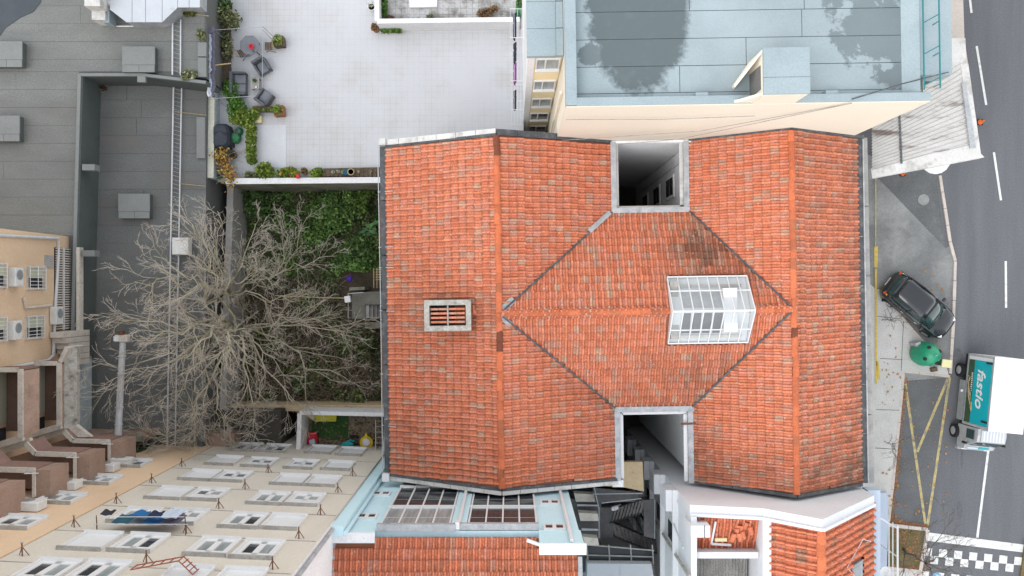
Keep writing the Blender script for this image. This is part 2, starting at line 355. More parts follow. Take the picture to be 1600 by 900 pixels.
# flagstone joints
for a, b in (((1370,494),(1412,499)),((1412,497),(1408,580)),((1369,640),(1405,641)),((1368,700),(1400,702)),((1375,560),(1410,562))):
    struct(MB().beam(W(*a,.141), W(*b,.141), .03, .012).build('pavement_joint', M['pad_dark'], side))
# kerb stones
def kerb_run(label, px, z, wdt=.16, n_len=1.0, hgt=.14):
    k = thing('kerb', label, 'kerb', W(*px[0], 0)); k['kind'] = 'structure'
    for a, b in zip(px[:-1], px[1:]):
        A = W(*a, z-hgt/2); B = W(*b, z-hgt/2); L = (B-A).length; n = max(1, round(L/n_len))
        for i in range(n):
            p = A.lerp(B, (i+.012)/n); q = A.lerp(B, (i+.985)/n); j = Vector((0,0,R.uniform(-.008,.008)))
            MB().beam(p+j, q+j, wdt+R.uniform(-.015,.015), hgt).build('kerb_stone', M['kerb'], k)
kerb_run('pale kerb line between the parking pad and the road', [(1468,274),(1484,378),(1492,408),(1489,500),(1484,584)], .12)
kerb_run('brownish kerb running diagonally beside the parked black car', [(1370,452),(1426,516),(1478,574)], .152, .12)
kerb_run('short kerb between the green bottle bank and the parking bay', [(1411,580),(1484,588)], .15, .14)
kerb_run('long kerb on the pavement side of the parking bay', [(1411,582),(1404,660),(1396,740),(1388,814)], .15, .14)
kerb_run('pale kerb around the dry grass verge', [(1388,820),(1449,827),(1437,893),(1384,887)], .16, .18)
kerb_run('kerb at the bottom pavement beside the pedestrian crossing', [(1437,893),(1433,930)], .16, .18)
struct(sheet('parking_bay', [(1411,583),(1484,589),(1450,824),(1388,816)], .005, M['asphalt_bay'], th=.004))
struct(MB().prism(WL([(1388,821),(1447,828),(1436,891),(1385,885)], .1), -.3, .1).build('verge', M['lawn']))
struct(MB().prism(WL([(1384,891),(1434,896),(1430,930),(1380,930)], .1), -.3, .1).build('pavement', M['pave']))
struct(MB().prism(WL([(1598,880),(1590,930),(1640,930),(1640,840),(1603,840)], .12), -.3, .12).build('verge', M['lawn']))
# painted lines
def line(px0, px1, w, m, z=.009, name='lane_marking'):
    a = W(*px0, z); b = W(*px1, z)
    return struct(MB().beam(a, b, w, .004).build(name, m))
for a, b in (((1511,-40),(1518,20)),((1526,72),(1541,164)),((1553,238),(1564,313)),((1571.5,408),(1572,481)),((1497,-160),(1504,-90))):
    line(a, b, .12, M['line'])
line((1546,690),(1527,840), .13, M['line'])
struct(sheet('stop_line', [(1451,832),(1600,851),(1640,857),(1638,869),(1598,863),(1449,845)], .010, M['line']))
for a, b in (((1413,588),(1446,820)),((1481,592),(1433,706)),((1484,590),(1449,822))):
    line(a, b, .14, M['yellow_worn'], .012, 'bay_marking')
cr = thing('pedestrian_crossing', 'chequered white squares painted across the road at the bottom', 'crossing', W(1520,870,.01)); cr['kind'] = 'structure'
for k in range(8):
    for row, (x0, y0) in enumerate(((508,453),(580,546),(480,718))):
        cx = x0 + k*171 if row < 2 else x0 + k*171; cy = y0 + k*17.4
        px, py = 1380 + cx/7.27, 800 + cy/7.27
        if row == 2: px -= 1; py += 0
        MB().box(W(px, py, .012), (.43,.43,.004), rz=-.1).build('painted_square', M['line'], cr)
# stains on the road are thin tyre and oil marks
M['asphalt_worn'] = mat('oily_asphalt', (.095,.098,.106), (.125,.13,.138), 2.5, .8, fine=.2)
for px, py, a, b, rz in ((1503,715,.06,.5,.1),(1500,797,.12,.42,.15),(1495,560,.3,.5,.2)):
    vs = [W(px,py,.0085)+Vector((a*math.cos(t)*(1+.25*R.random()), b*math.sin(t)*(1+.25*R.random()), 0)) for t in [k*math.pi/8 for k in range(16)]]
    struct(MB().prism([v[:2] for v in vs], .0045, .0085).build('oil_stain', M['asphalt_worn']), kind='structure')
# fallen leaves along the kerbs
def scatter_quads(name, label, cat, spots, m, size):
    mb = MB()
    for (x, y, z), tint in spots:
        mb.tint = tint; mb.leaf((x, y, z), size*R.uniform(.6,1.4), R, up=2.5)
    return struct(mb.build(name, m), label, cat, 'stuff')
sp = []
def along(px, n, wid, z):
    for _ in range(n):
        i = R.randrange(len(px)-1); t = R.random(); a = px[i]; b = px[i+1]
        p = W(a[0]+(b[0]-a[0])*t, a[1]+(b[1]-a[1])*t, z)
        sp.append(((p.x+abs(R.gauss(0,wid)), p.y+R.gauss(0,wid*.4), z+R.uniform(.005,.03)), (R.uniform(.2,.38), R.uniform(.11,.17), .06)))
along([(1412,592),(1406,660),(1399,720),(1394,760)], 260, .12, .01)
along([(1396,720),(1388,812),(1392,815)], 420, .16, .01)
along([(1390,814),(1446,822)], 220, .08, .01)
along([(1390,825),(1440,890)], 130, .5, .1); along([(1390,886),(1436,890)], 80, .2, .1)
for _ in range(120):
    p = W(R.uniform(1375,1480), R.uniform(420,815), 0)
    sp.append(((p.x, p.y, .16 if p.x < W(1405,0)[0] else .05), (R.uniform(.3,.5), R.uniform(.15,.25), .05)))
scatter_quads('fallen_leaves', 'brown fallen leaves gathered along the parking bay kerb', 'leaves', sp, M['leaf'], .09)
# yellow line / posts along the house front
struct(sheet('edge_paint', [(1366,385),(1372,385),(1371,418),(1366,418)], .05, M['yellow']))
for a, b, w in (((1368.5,230),(1368,385),.06),((1368.5,420),(1369,600),.11),((1371,565),(1373,592),.14)):
    struct(MB().beam(W(*a,.16), W(*b,.16), w, .02).build('edge_paint', M['yellow_worn'] if w < .1 else M['yellow']))

# ================================================================ clay tile roofs
TINTS = [(.86,.275,.145),(.88,.295,.155),(.85,.265,.14),(.88,.31,.18),(.83,.255,.135),(.90,.325,.19),(.86,.29,.165),(.84,.31,.20),
         (.78,.35,.235),(.70,.36,.25),(.74,.42,.29),(.60,.34,.235),(.52,.26,.17),(.27,.155,.105)]
def tile_geo(w, e, lift=.035, rh=1.0):
    prof = [(u_, h_*rh) for u_, h_ in ((0,.012),(.06,0),(.44,0),(.50,.04),(.62,.072),(.80,.072),(.94,.04),(1.0,.004))]
    n = len(prof); g = .001
    row = lambda v, l: [(g+u*(w-2*g), v, h+l) for u, h in prof]
    lo = row(-.03, lift); mid = row(.035, lift*.86); up = row(e+.012, 0)
    un = [(u, v, h-.035) for u, v, h in lo]
    vs = lo + mid + up + un
    fs = [(r*n+i, r*n+i+1, (r+1)*n+i+1, (r+1)*n+i) for r in (0,1) for i in range(n-1)] + [(3*n+i, 3*n+i+1, i+1, i) for i in range(n-1)]
    return vs, fs
# seam shade painted into the colour, with dirt, at lower lip and roll channel
TILE_SHADE_WEAR = [.42,.55,.58,.5,.64,.64,.58,.42] + [.62,.90,.93,.70,1.04,1.04,.95,.62] + [.58,.82,.84,.66,.96,.96,.88,.58] + [.4]*8
class TileRoof:
    """collects the tiles of every slope of one roof; the biggest 300 become parts, the rest one part"""
    def __init__(s, w=.25, e=.374, rh=1.0): s.w = w; s.e = e; s.rec = []; s.geo = tile_geo(w, e, rh=rh)
    def slope(s, O, U, V, nu, nv, inside, dirt=lambda p: 0.0, xf=None, wild=1.0, pal=None):
        U = Vector(U).normalized(); V = Vector(V).normalized(); N = U.cross(V).normalized(); O = Vector(O)
        runs = {}
        for j in range(nv):
            off = R.uniform(-.02,.02)
            for i in range(-1, nu+1):
                c = O + U*((i+.5)*s.w) + V*((j+.5)*s.e)
                if not inside(c.x, c.y): continue
                p = O + U*(i*s.w+off+R.uniform(-.006,.006)*wild) + V*(j*s.e+R.uniform(-.014,.014)*wild) + N*R.uniform(0,.010)*wild
                a = R.gauss(0,.012)*wild
                cl_ = .5+.5*math.sin(c.x*2.1+1.7*math.sin(c.y*1.3))*math.sin(c.y*1.9+1.3*math.sin(c.x*1.1+.5))
                if i not in runs: runs[i] = R.random()
                k = dirt(c); r = R.random()
                q_ = max(0, min(.72, k*(.25+.55*runs[i]+.45*cl_)*R.uniform(.5,1.15)-.03))   # soot runs down the slope
                if pal: t = R.choice(pal)
                elif r < .84-.25*k: t = R.randrange(8)
                else: t = R.choice((7,8,8,9,10))
                U2 = (U*math.cos(a)+V*math.sin(a)); V2 = (V*math.cos(a)-U*math.sin(a))
                if xf: p = xf @ p; x3 = xf.to_3x3(); U2 = x3 @ U2; V2 = x3 @ V2; N2 = x3 @ N
                else: N2 = N
                s.rec.append((p, U2, V2, N2, t, q_))
    def build(s, parent, most=300):
        s.rec.sort(key=lambda q: math.hypot(q[0].x, q[0].y)*.25 + (H-q[0].z))
        me = {}
        vs, fs = s.geo
        def soiled(c, q): return tuple(x*(1-q)+y*q for x, y in zip(c, (.13,.085,.06)))
        for p, U, V, N, t, q in s.rec[:most]:
            key = (t, round(q/.18))
            if key not in me:
                m = bpy.data.meshes.new('roof_tile'); m.from_pydata(vs, [], fs); m.update()
                c3 = soiled(TINTS[t], key[1]*.18)
                at = m.color_attributes.new('tint', 'FLOAT_COLOR', 'POINT')
                at.data.foreach_set('color', [x for k_ in TILE_SHADE_WEAR for x in (c3[0]*k_, c3[1]*k_, c3[2]*k_, 1.0)]); m.materials.append(M['tile']); me[key] = m
            o = link('roof_tile', me[key], parent)
            o.matrix_basis = Matrix(((U.x,V.x,N.x,p.x),(U.y,V.y,N.y,p.y),(U.z,V.z,N.z,p.z),(0,0,0,1)))
        mb = MB()
        for p, U, V, N, t, q in s.rec[most:]:
            z = R.uniform(.94,1.05); c3 = soiled(TINTS[t], q)
            mb.add([p+U*a+V*b+N*c for a, b, c in vs], fs)
            mb.t += [(c3[0]*z*k_, c3[1]*z*k_, c3[2]*z*k_) for k_ in TILE_SHADE_WEAR]
        if mb.v:
            o = mb.build('roof_tiling', M['tile'], parent); o['kind'] = 'stuff'
def ridge_run(parent, a, b, r=.13, L=.42, xf=None, dark=()):
    a = Vector(a); b = Vector(b); n = round((b-a).length/L); d = (b-a).normalized()
    side = d.cross(Vector((0,0,1))).normalized(); up = side.cross(d)
    for i in range(n):
        j_ = side*R.gauss(0,.014)+up*R.gauss(0,.008); p = a.lerp(b, i/n)+j_; q = a.lerp(b, (i+1.10)/n)+j_+side*R.gauss(0,.010)
        ring = lambda c, rr: [c + side*(rr*math.cos(t)) + up*(rr*math.sin(t)*.75) for t in [math.pi*k/6 for k in range(7)]]
        mb = MB(xf); k = R.uniform(.78,1.12)
        mb.tint = (.30,.34,.40) if i in dark else ((k,k*.98,k*.95) if R.random() < .9 else (.8*k,.9*k,.95*k))
        mb.loft([ring(p, r), ring(q, r*1.14)], cap=False)
        mb.build('ridge_tile', M['ridge'], parent)

# ================================================================ the big red-roofed house
E_, RZ = 6.5, 8.8
XW, XR, XI, XJ, XS, XE = -5.65, -.56, 4.63, 8.08, 12.0, 15.8
YN, YS0, CN, CR, CS = 6.57, -8.4, 3.40, -1.09, -5.55
ys = lambda x: YS0 - .036*(x-XW)
house = thing('tiled_house', 'large house with orange clay tile roof and two open light shafts', 'house', (5,-1,-9))
roof = MB(ROT)
def slab(mb, pts, zs, th=.25):
    mb.prism([p[:2] for p in pts], [z-th for z in zs], [z-.015 for z in zs])
zW = lambda x: RZ-abs(x-XR)*(RZ-E_)/((XI-XR) if x > XR else (XR-XW))
zE = lambda x: RZ-abs(x-XS)*(RZ-E_)/((XE-XS) if x > XS else (XS-XJ))
zC = lambda y: RZ-abs(y-CR)*(RZ-E_)/((CN-CR) if y > CR else (CR-CS))
slab(roof, [(XW,ys(XW)),(XR,ys(XR)),(XR,YN),(XW,YN)], [E_,RZ,RZ,E_])
slab(roof, [(XR,CR),(XI,CN),(XI,YN),(XR,YN)], [RZ,E_,E_,RZ])
slab(roof, [(XR,ys(XR)),(XI,ys(XI)),(XI,CS),(XR,CR)], [RZ,E_,E_,RZ])
slab(roof, [(XS,ys(XS)),(XE,ys(XE)),(XE,YN),(XS,YN)], [RZ,E_,E_,RZ])
slab(roof, [(XS,CR),(XS,YN),(XJ,YN),(XJ,CN)], [RZ,RZ,E_,E_])
slab(roof, [(XS,ys(XS)),(XS,CR),(XJ,CS),(XJ,ys(XJ))], [RZ,RZ,E_,E_])
slab(roof, [(XR,CR),(XS,CR),(XJ,CN),(XI,CN)], [RZ,RZ,E_,E_])
slab(roof, [(XR,CR),(XI,CS),(XJ,CS),(XS,CR)], [RZ,E_,E_,RZ])
roof = roof.build('roof', M['deck'], house)
T = TileRoof()
vN = lambda x: CR + (x-XR)/(XI-XR)*(CN-CR); vS = lambda x: CR - (x-XR)/(XI-XR)*(CR-CS)
uN = lambda x: CR + (XS-x)/(XS-XJ)*(CN-CR); uS = lambda x: CR - (XS-x)/(XS-XJ)*(CR-CS)
def hole(x, y, c, hx, hy): return abs(x-c[0]) < hx and abs(y-c[1]) < hy
CH = (-2.77, -1.13); SK = (8.43, -1.07)
def gauss2(p, cx, cy, sx, sy): return math.exp(-((p.x-cx)/sx)**2-((p.y-cy)/sy)**2)
def dW(p): return min(.9, .06+.5*gauss2(p,-2.4,-1.0,2.6,.9)+.3*max(0,(p.x-.4)/4)*(p.y < -2.5)+.25*gauss2(p,-5,-7.5,1.5,3)+.2*gauss2(p,-4.3,-1.,1.2,3))
def dE(p): return min(.95, .05+.5*max(0,(-p.y-6.3)/2.2)+.35*max(0,(p.x-14.3)/1.5)*(p.x > XS)+.22*(p.x > XS)+.3*gauss2(p,8.4,-7,.6,2))
def dC(p): return min(.95, .08+1.1*gauss2(p,9.2,1.4,2.1,1.3)+.5*gauss2(p,8.3,-3.6,2.2,.9)+.35*gauss2(p,8,-5.2,3,.8))
sl = lambda a, b: Vector((a, 0, b)).normalized()
k = (RZ-E_)
T.slope((XW+.02,YN,E_-.02), (0,-1,0), (XR-XW,0,k), 62, 16, lambda x,y: XW-.1 < x < XR and ys(x)+.05 < y < YN-.05 and not hole(x,y,CH,1.02,.66), dW, ROT)
T.slope((XI+.04,ys(XI),E_-.02), (0,1,0), (XR-XI,0,k), 64, 16, lambda x,y: XR < x < XI+.1 and (y > vN(x)-.12 or y < vS(x)+.12) and ys(x)+.05 < y < YN-.05, dW, ROT)
T.slope((XJ-.04,YN,E_-.02), (0,-1,0), (XS-XJ,0,k), 64, 13, lambda x,y: XJ-.1 < x < XS and (y > uN(x)-.12 or y < uS(x)+.12) and ys(x)+.05 < y < YN-.05, dE, ROT)
T.slope((XE-.02,ys(XE),E_-.02), (0,1,0), (XS-XE,0,k), 66, 13, lambda x,y: XS < x < XE+.1 and ys(x)+.05 < y < YN-.05, dE, ROT, wild=1.6)
skh = lambda x,y: hole(x,y,SK,1.72,1.42)
T.slope((XJ+5,CN+.04,E_-.02), (-1,0,0), (0,CR-CN,k), 70, 14, lambda x,y: CR < y < CN+.1 and x > XR+(y-CR)/(CN-CR)*(XI-XR)-.12 and x < XS-(y-CR)/(CN-CR)*(XS-XJ)+.12 and not skh(x,y), dC, ROT)
T.slope((XI-6,CS-.04,E_-.02), (1,0,0), (0,CR-CS,k), 76, 14, lambda x,y: CS-.1 < y < CR and x > XR+(CR-y)/(CR-CS)*(XI-XR)-.12 and x < XS-(CR-y)/(CR-CS)*(XS-XJ)+.12 and not skh(x,y), dC, ROT)
T.build(roof)
ridge_run(roof, (XR,YN-.05,RZ+.02), (XR,ys(XR)+.1,RZ+.02), xf=ROT, dark=(0,1,20,21))
ridge_run(roof, (XS,YN-.05,RZ+.02), (XS,ys(XS)+.1,RZ+.02), xf=ROT, dark=(20,))
ridge_run(roof, (XR+.35,CR,RZ+.02), (6.7,CR,RZ+.02), xf=ROT)
ridge_run(roof, (10.25,CR,RZ+.02), (XS-.1,CR,RZ+.02), xf=ROT)
# valley flashings
def valley(a, b, w, m):
    up_ = Vector((0,0,.085)); MB(ROT).beam(Vector(a)+up_, Vector(b)+up_, w, .04).build('valley_flashing', m, roof)
valley((XR+.15,CR+.12,RZ+.0), (XI-.02,CN-.02,E_+.05), .08, M['zinc_dark'])
valley((XR+.15,CR-.12,RZ+.0), (XI-.02,CS+.02,E_+.05), .07, M['zinc_dark'])
valley((XS-.15,CR+.12,RZ+.0), (XJ+.02,CN-.02,E_+.05), .07, M['zinc_dark'])
valley((XS-.15,CR-.12,RZ+.0), (XJ+.02,CS+.02,E_+.05), .08, M['zinc_dark'])
MB(ROT).beam((3.5,2.49,7.12),(4.5,3.36,6.68),.22,.06).build('valley_flashing', M['zinc'], roof)
MB(ROT).beam((XR+.05,CR+.1,RZ+.06),(XR+.62,CR+.62,RZ-.18),.3,.05).build('valley_flashing', M['zinc'], roof)
MB(ROT).beam((XR+.05,CR-.1,RZ+.06),(XR+.5,CR-.5,RZ-.14),.24,.05).build('valley_flashing', M['zinc'], roof)
# walls
for x0, x1, y0, y1 in ((XW+.2,XI-.12,YS0-.1,YN-.1),(XJ+.12,XE-.15,-8.8,YN-.1)):
    MB(ROT).bx(x0,x1,y0,y1,-9,E_-.22).build('wall', M['white'] if x0 > 5 else M['white_old'], house)
MB(ROT).bx(XI-.12,XJ+.12,CS+.15,CN-.12,-9,E_-.22).build('wall', M['white_old'], house)
# zinc edges of the two light shafts
def rim(pts, w=.24, h=.16, z=E_+.06, m='zinc'):
    for a, b in zip(pts[:-1], pts[1:]):
        MB(ROT).beam((*a, z), (*b, z), w, h).build('shaft_flashing', M[m], house)
rim([(XI+.06,YN),(XI+.06,CN-.02)]); rim([(XI-.05,CN+.05),(XJ+.05,CN+.05)], z=E_+.075); rim([(XJ-.08,CN),(XJ-.08,YN)])
rim([(XI+.06,CS+.02),(XI+.06,ys(XI)-.05)]); rim([(XI-.05,CS-.05),(XJ+.1,CS-.05)], z=E_+.075); rim([(XJ-.06,CS),(XJ-.06,ys(XJ)-.1)])
rim([(XI+.25,YN-.05),(XI+.25,CN+.2)], .12, .08, E_-.1, 'white_old'); rim([(XI+.28,CS-.25),(XI+.28,ys(XI))], .14, .08, E_-.1, 'white')
rim([(XI+.3,CS-.24),(XJ-.2,CS-.24)], .16, .08, E_-.1, 'white'); rim([(XJ-.26,CS-.3),(XJ-.26,ys(XJ)-.05)], .16, .08, E_-.1, 'white')
rim([(XI+.3,CN+.2),(XJ-.2,CN+.2)], .12, .08, E_-.1, 'white_old'); rim([(XJ-.26,CN+.2),(XJ-.26,YN)], .18, .08, E_-.1, 'white_old')
MB(ROT).beam((XJ-.5,CS-.75,E_+.1),(XJ+.15,CS-.72,E_+.12),.09,.09).build('rusty_bracket', M['rust'], house)
# windows of the north shaft, on its east wall
for z, s in ((2.3,1.0),(-1.3,.95),(-5.0,.9)):
    wdw = MB(ROT).bx(XJ+.02,XJ+.10,4.42,5.56,z-.95*s,z+.95*s).build('window', M['pvc'], house)
    for a, b in ((-.82,-.06),(.06,.82)):
        MB(ROT).bx(XJ+.005,XJ+.03,4.56,5.42,z+a*s,z+b*s).build('pane', M['dark_glass'], wdw)
MB(ROT).beam((XJ+.05,5.9,5.0),(XJ+.05,5.9,-8),.07,.07).build('drain_pipe', M['pipe'], house)
# gutters and ledges
def gut(a, b, m='zinc_dark', w=.26, h=.14, n=1, nm='gutter'):
    a = Vector(a); b = Vector(b)
    for i in range(n):
        MB(ROT).beam(a.lerp(b, i/n+.002), a.lerp(b, (i+1)/n-.002)+Vector((0,0,R.uniform(-.01,.01))), w, h).build(nm, M[m], house)
gut((XW-.16,YN,E_-.1),(XW-.16,ys(XW),E_-.1), n=6); gut((XE+.14,YN+.05,E_-.1),(XE+.14,ys(XE),E_-.1), n=7)
gut((XE+.30,YN,E_-.06),(XE+.30,ys(XE),E_-.06), 'zinc', .05, .16, 3)
gut((XE+.58,YN+.2,5.6),(XE+.66,ys(XE)-.2,5.6), 'concrete', .52, .3, 5, 'cornice_ledge')
MB(ROT).bx(XE-.2,XE+.3,ys(XE)+.3,YN-.2,-.4,5.4).build('wall', M['concrete'], house)
MB(ROT).tube([(XW-.42,YN+.3,E_-.3),(XW-.40,-1,E_-.34),(XW-.42,ys(XW),E_-.3)], .022, 5).build('cable', M['pipe'], house)
for y in (4.5,1.97,1.03,-.95,-3.85,-6.2):
    MB(ROT).tube([(XW-.45,y,E_-.28),(XW+.3,y-.02,E_+.22)], .016, 5).build('gutter_strap', M['pipe'], house)
# verge copings (broken into lengths)
def verge(a, b, m, w, h, n, up=.1, nm='verge_coping'):
    gut((a[0],a[1],a[2]+up),(b[0],b[1],b[2]+up), m, w, h, n, nm)
verge((XW-.2,YN+.12,E_),(XR,YN+.12,RZ),'white_old',.24,.16,6,.0); verge((XW,YN-.03,E_),(XR,YN-.03,RZ),'zinc_dark',.12,.1,4,.06)
verge((XR,YN+.08,RZ),(XI,YN+.08,E_),'zinc_dark',.26,.14,6,.04); verge((XJ,YN+.06,E_),(XS,YN+.06,RZ),'zinc_dark',.14,.1,4,.04)
verge((XS,YN+.06,RZ),(XE+.3,YN+.06,E_),'zinc_dark',.16,.1,4,.04)
for (a, b) in ((XW-.15,XR),(XR,XI+.1)):
    verge((a,ys(a)-.14,zW(max(XW,a))),(b,ys(b)-.14,zW(min(XI,b))),'white_old',.2,.16,7,.0)
    verge((a,ys(a)+.0,zW(max(XW,a))),(b,ys(b)+.0,zW(min(XI,b))),'zinc_dark',.12,.08,4,.06)
for (a, b) in ((XJ,XS),(XS,XE)):
    verge((a,ys(a)-.02,zE(a)),(b,ys(b)-.02,zE(b)),'zinc_dark',.14,.1,5,.03)
MB(ROT).box((XW-.2,ys(XW)-.1,E_+.1),(.32,.32,.4)).build('corner_block', M['white'], house)
MB(ROT).box((XW-.12,YN+.14,E_+.1),(.3,.3,.4)).build('corner_block', M['white_old'], house)
MB(ROT).bx(XI-.2,XI+.3,ys(XI)-.35,ys(XI)-.05,E_-.3,E_+.1).build('corner_block', M['white'], house)
# chimney with brick louvres
ch = MB(ROT); zt = 8.75; cx, cy = CH
for a in ((cx-1.0,cx+1.0,cy+.44,cy+.66),(cx-1.0,cx+1.0,cy-.66,cy-.44),(cx-1.0,cx-.78,cy-.44,cy+.44),(cx+.78,cx+1.0,cy-.44,cy+.44)):
    ch.bx(*a, 6.9, zt)
ch = ch.build('chimney', M['lichen'], house)
MB(ROT).bx(cx-.78,cx+.78,cy-.44,cy+.44,7.2,7.9).build('chimney_flue', M['black'], ch)
for j in range(4):
    y = cy+.27-j*.185
    for x0, x1 in ((cx-.74,cx-.03),(cx+.03,cx+.74)):
        for i in range(2):
            mb = MB(ROT); q = R.choice((0,3,5,7,8,9)); mb.tint = TINTS[q]
            L = (x1-x0)/2; mb.bx(x0+i*L+.008, x0+(i+1)*L-.008, y-.045, y+.045, zt-.22, zt-.12+R.uniform(-.015,.015))
            mb.build('louvre_brick', M['tile'], ch)
MB(ROT).bx(cx-.03,cx+.03,cy-.44,cy+.44,zt-.24,zt-.1).build('louvre_support', M['concrete'], ch)
for j in range(3):
    mb = MB(ROT); mb.tint = TINTS[2+j*4]; mb.tube([(cx+1.1,cy+.42-.02*j,8.3),(cx+1.1+.16*j*.2,cy+.05,8.34)], .07, 6); mb.build('loose_tile', M['tile'], ch)
# glazed lantern on the ridge
skl = MB(ROT); sx0, sx1, y0, y1 = 6.72, 10.16, CR-1.42, CR+1.46; ze, zr = 8.28, 9.42
skl.bx(sx0,sx1,y1-.04,y1,7.9,ze); skl.bx(sx0,sx1,y0,y0+.04,7.9,ze)
skl.prism([(sx0,y0),(sx0+.03,y0),(sx0+.03,CR),(sx0,CR)],7.6,[ze,ze,zr,zr]); skl.prism([(sx0,CR),(sx0+.03,CR),(sx0+.03,y1),(sx0,y1)],7.6,[zr,zr,ze,ze])
skl.prism([(sx1-.03,y0),(sx1,y0),(sx1,CR),(sx1-.03,CR)],7.6,[ze,ze,zr,zr]); skl.prism([(sx1-.03,CR),(sx1,CR),(sx1,y1),(sx1-.03,y1)],7.6,[zr,zr,ze,ze])
skl = skl.build('skylight', M['pvc'], house)
MB(ROT).beam((sx0,CR,zr+.03),(sx1,CR,zr+.03),.07,.06).build('skylight_ridge', M['pvc'], skl)
NP = 8; pw = (sx1-sx0)/NP
for sgn, ye in ((1,y1),(-1,y0)):
    zm = ze+(zr-ze)*.42; ym = ye+(CR-ye)*.42
    for i in range(NP+1):
        x = sx0+i*pw; MB(ROT).beam((x,ye,ze+.03),(x,CR,zr+.03),.04,.05).build('glazing_bar', M['pvc'], skl)
    MB(ROT).beam((sx0,ym,zm+.02),(sx1,ym,zm+.02),.05,.04).build('glazing_rail', M['pvc'], skl)
    MB(ROT).beam((sx0,ye,ze+.02),(sx1,ye,ze+.02),.06,.05).build('glazing_rail', M['pvc'], skl)
    for i in range(NP):
        for (a, b, za, zb) in ((ye,ym,ze,zm),(ym,CR,zm,zr)):
            xa, xb = sx0+i*pw+.02, sx0+(i+1)*pw-.02
            MB(ROT).add([(xa,a,za),(xb,a,za),(xb,b,zb),(xa,b,zb)],[(0,1,2,3)] if sgn < 0 else [(3,2,1,0)]).build('pane', M['sky_glass'], skl)
zi = lambda y: 8.92-abs(y-CR)*.50
lw = MB(ROT)
for ya, yb in ((y0+.06,CR),(CR,y1-.06)): lw.prism([(sx0+.05,ya),(sx1-.05,ya),(sx1-.05,yb),(sx0+.05,yb)],7.6,[zi(ya),zi(ya),zi(yb),zi(yb)])
lw.build('light_well', M['shutter'], skl)
for i in range(4):
    for ya, yb, m_ in ((CR-.98,CR-.10,'dark_glass'),(CR+.12,CR+.86,'steel')):
        xa = sx0+.52+i*.45; xb = xa+(.36 if m_ == 'dark_glass' else .44)
        MB(ROT).prism([(xa,ya),(xb,ya),(xb,yb),(xa,yb)],7.7,[zi(ya)+.02,zi(ya)+.02,zi(yb)+.02,zi(yb)+.02]).build('inner_pane', M[m_], skl)
for yy, m_ in ((CR+1.05,'concrete'),(CR-1.12,'coping')): MB(ROT).beam((sx0+.2,yy,zi(yy)+.06),(sx1-.3,yy,zi(yy)+.06),.12,.1).build('inner_beam', M[m_], skl)
MB(ROT).bx(sx0+.06,sx0+.4,y0+.2,y1-.2,8.0,8.62).build('inner_wall', M['sill'], skl)
MB(ROT).bx(sx1-1.2,sx1-.62,CR-.9,CR+.95,8.0,8.98).build('inner_wall', M['white_metal'], skl)

mh = W(1443,312,.045)
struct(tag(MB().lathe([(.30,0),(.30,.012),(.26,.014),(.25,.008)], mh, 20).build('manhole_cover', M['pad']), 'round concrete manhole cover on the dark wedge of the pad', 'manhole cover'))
# ================================================================ cream apartment block (north)
PT, DK = 13.3, 12.85
cb = thing('cream_apartment_block', 'cream apartment block with flat blue-grey bitumen roof', 'building', (9,15,-9))
X0, X1, Y0, Y1 = 2.1, 16.45, 6.70, 26.0
MB(ROT).bx(X0,X1-.9,Y0,Y1,-9,DK-.05).build('wall', M['cream'], cb)
wetm = wet_roof('wet_bitumen', (.29,.345,.365), (.088,.112,.116), [(4.72,10.6,1.95,3.3,.75,.95),(3.0,8.8,.6,.45,2.2,.8),(13.6,9.9,1.6,1.5,3.0,.62),(14.0,12.4,1.5,1.3,2.8,.62),(14.75,7.85,1.1,.45,2.2,.7),(9.6,11.6,.5,.3,2.5,.5)])
MB(ROT).bx(X0+.3,X1-.95,Y0+.3,Y1,DK-.05,DK-.02).build('roof_deck', M['felt_wet'], cb)
rows = [7.02,7.22,8.22,9.24,10.27,11.3,12.3,13.3,14.3,15.3]
joints = [(None,),(6.4,),(8.9,),(11.0,),(6.8,11.1),(9.2,),(6,),(11,),(8,)]
for j in range(len(rows)-1):
    xs = [X0+.42] + [q for q in joints[j] if q] + [X1-.98]
    for a, b in zip(xs[:-1], xs[1:]):
        MB(ROT).bx(a+.012,b-.012,rows[j]+.012,rows[j+1]-.012,DK-.02,DK+R.uniform(-.004,.004)).build('roofing_sheet', wetm, cb)
# parapets
MB(ROT).bx(X0,X0+.40,Y0,Y1,DK-.05,PT).build('parapet', M['blue_roof'], cb)
MB(ROT).bx(X0+.40,8.9,Y0-.02,Y0+.28,DK-.05,PT-.01).build('parapet', M['blue_roof'], cb)
MB(ROT).bx(10.6,X1-.9,Y0-.02,Y0+.28,DK-.05,PT-.01).build('parapet', M['blue_roof'], cb)
MB(ROT).bx(X0,X1-.9,Y0-.06,Y0-.022,-9,PT-.06).build('wall', M['cream'], cb)
for x in (6.9,11.7): MB(ROT).bx(x,x+.45,Y0+.28,Y0+.42,DK-.05,PT-.06).build('parapet_pad', M['blue_roof'], cb)
MB(ROT).prism([(X1-1.75,Y0+.3),(X1-1.25,Y0+.3),(X1-1.25,Y1),(X1-1.75,Y1)],DK-.01,[DK+.01,DK+.38,DK+.38,DK+.01]).build('roof_upstand', M['blue_roof'], cb)
MB(ROT).bx(X1-1.25,X1-.02,Y0+.95,Y1,DK-.6,DK+.3).build('parapet', M['blue_roof'], cb)
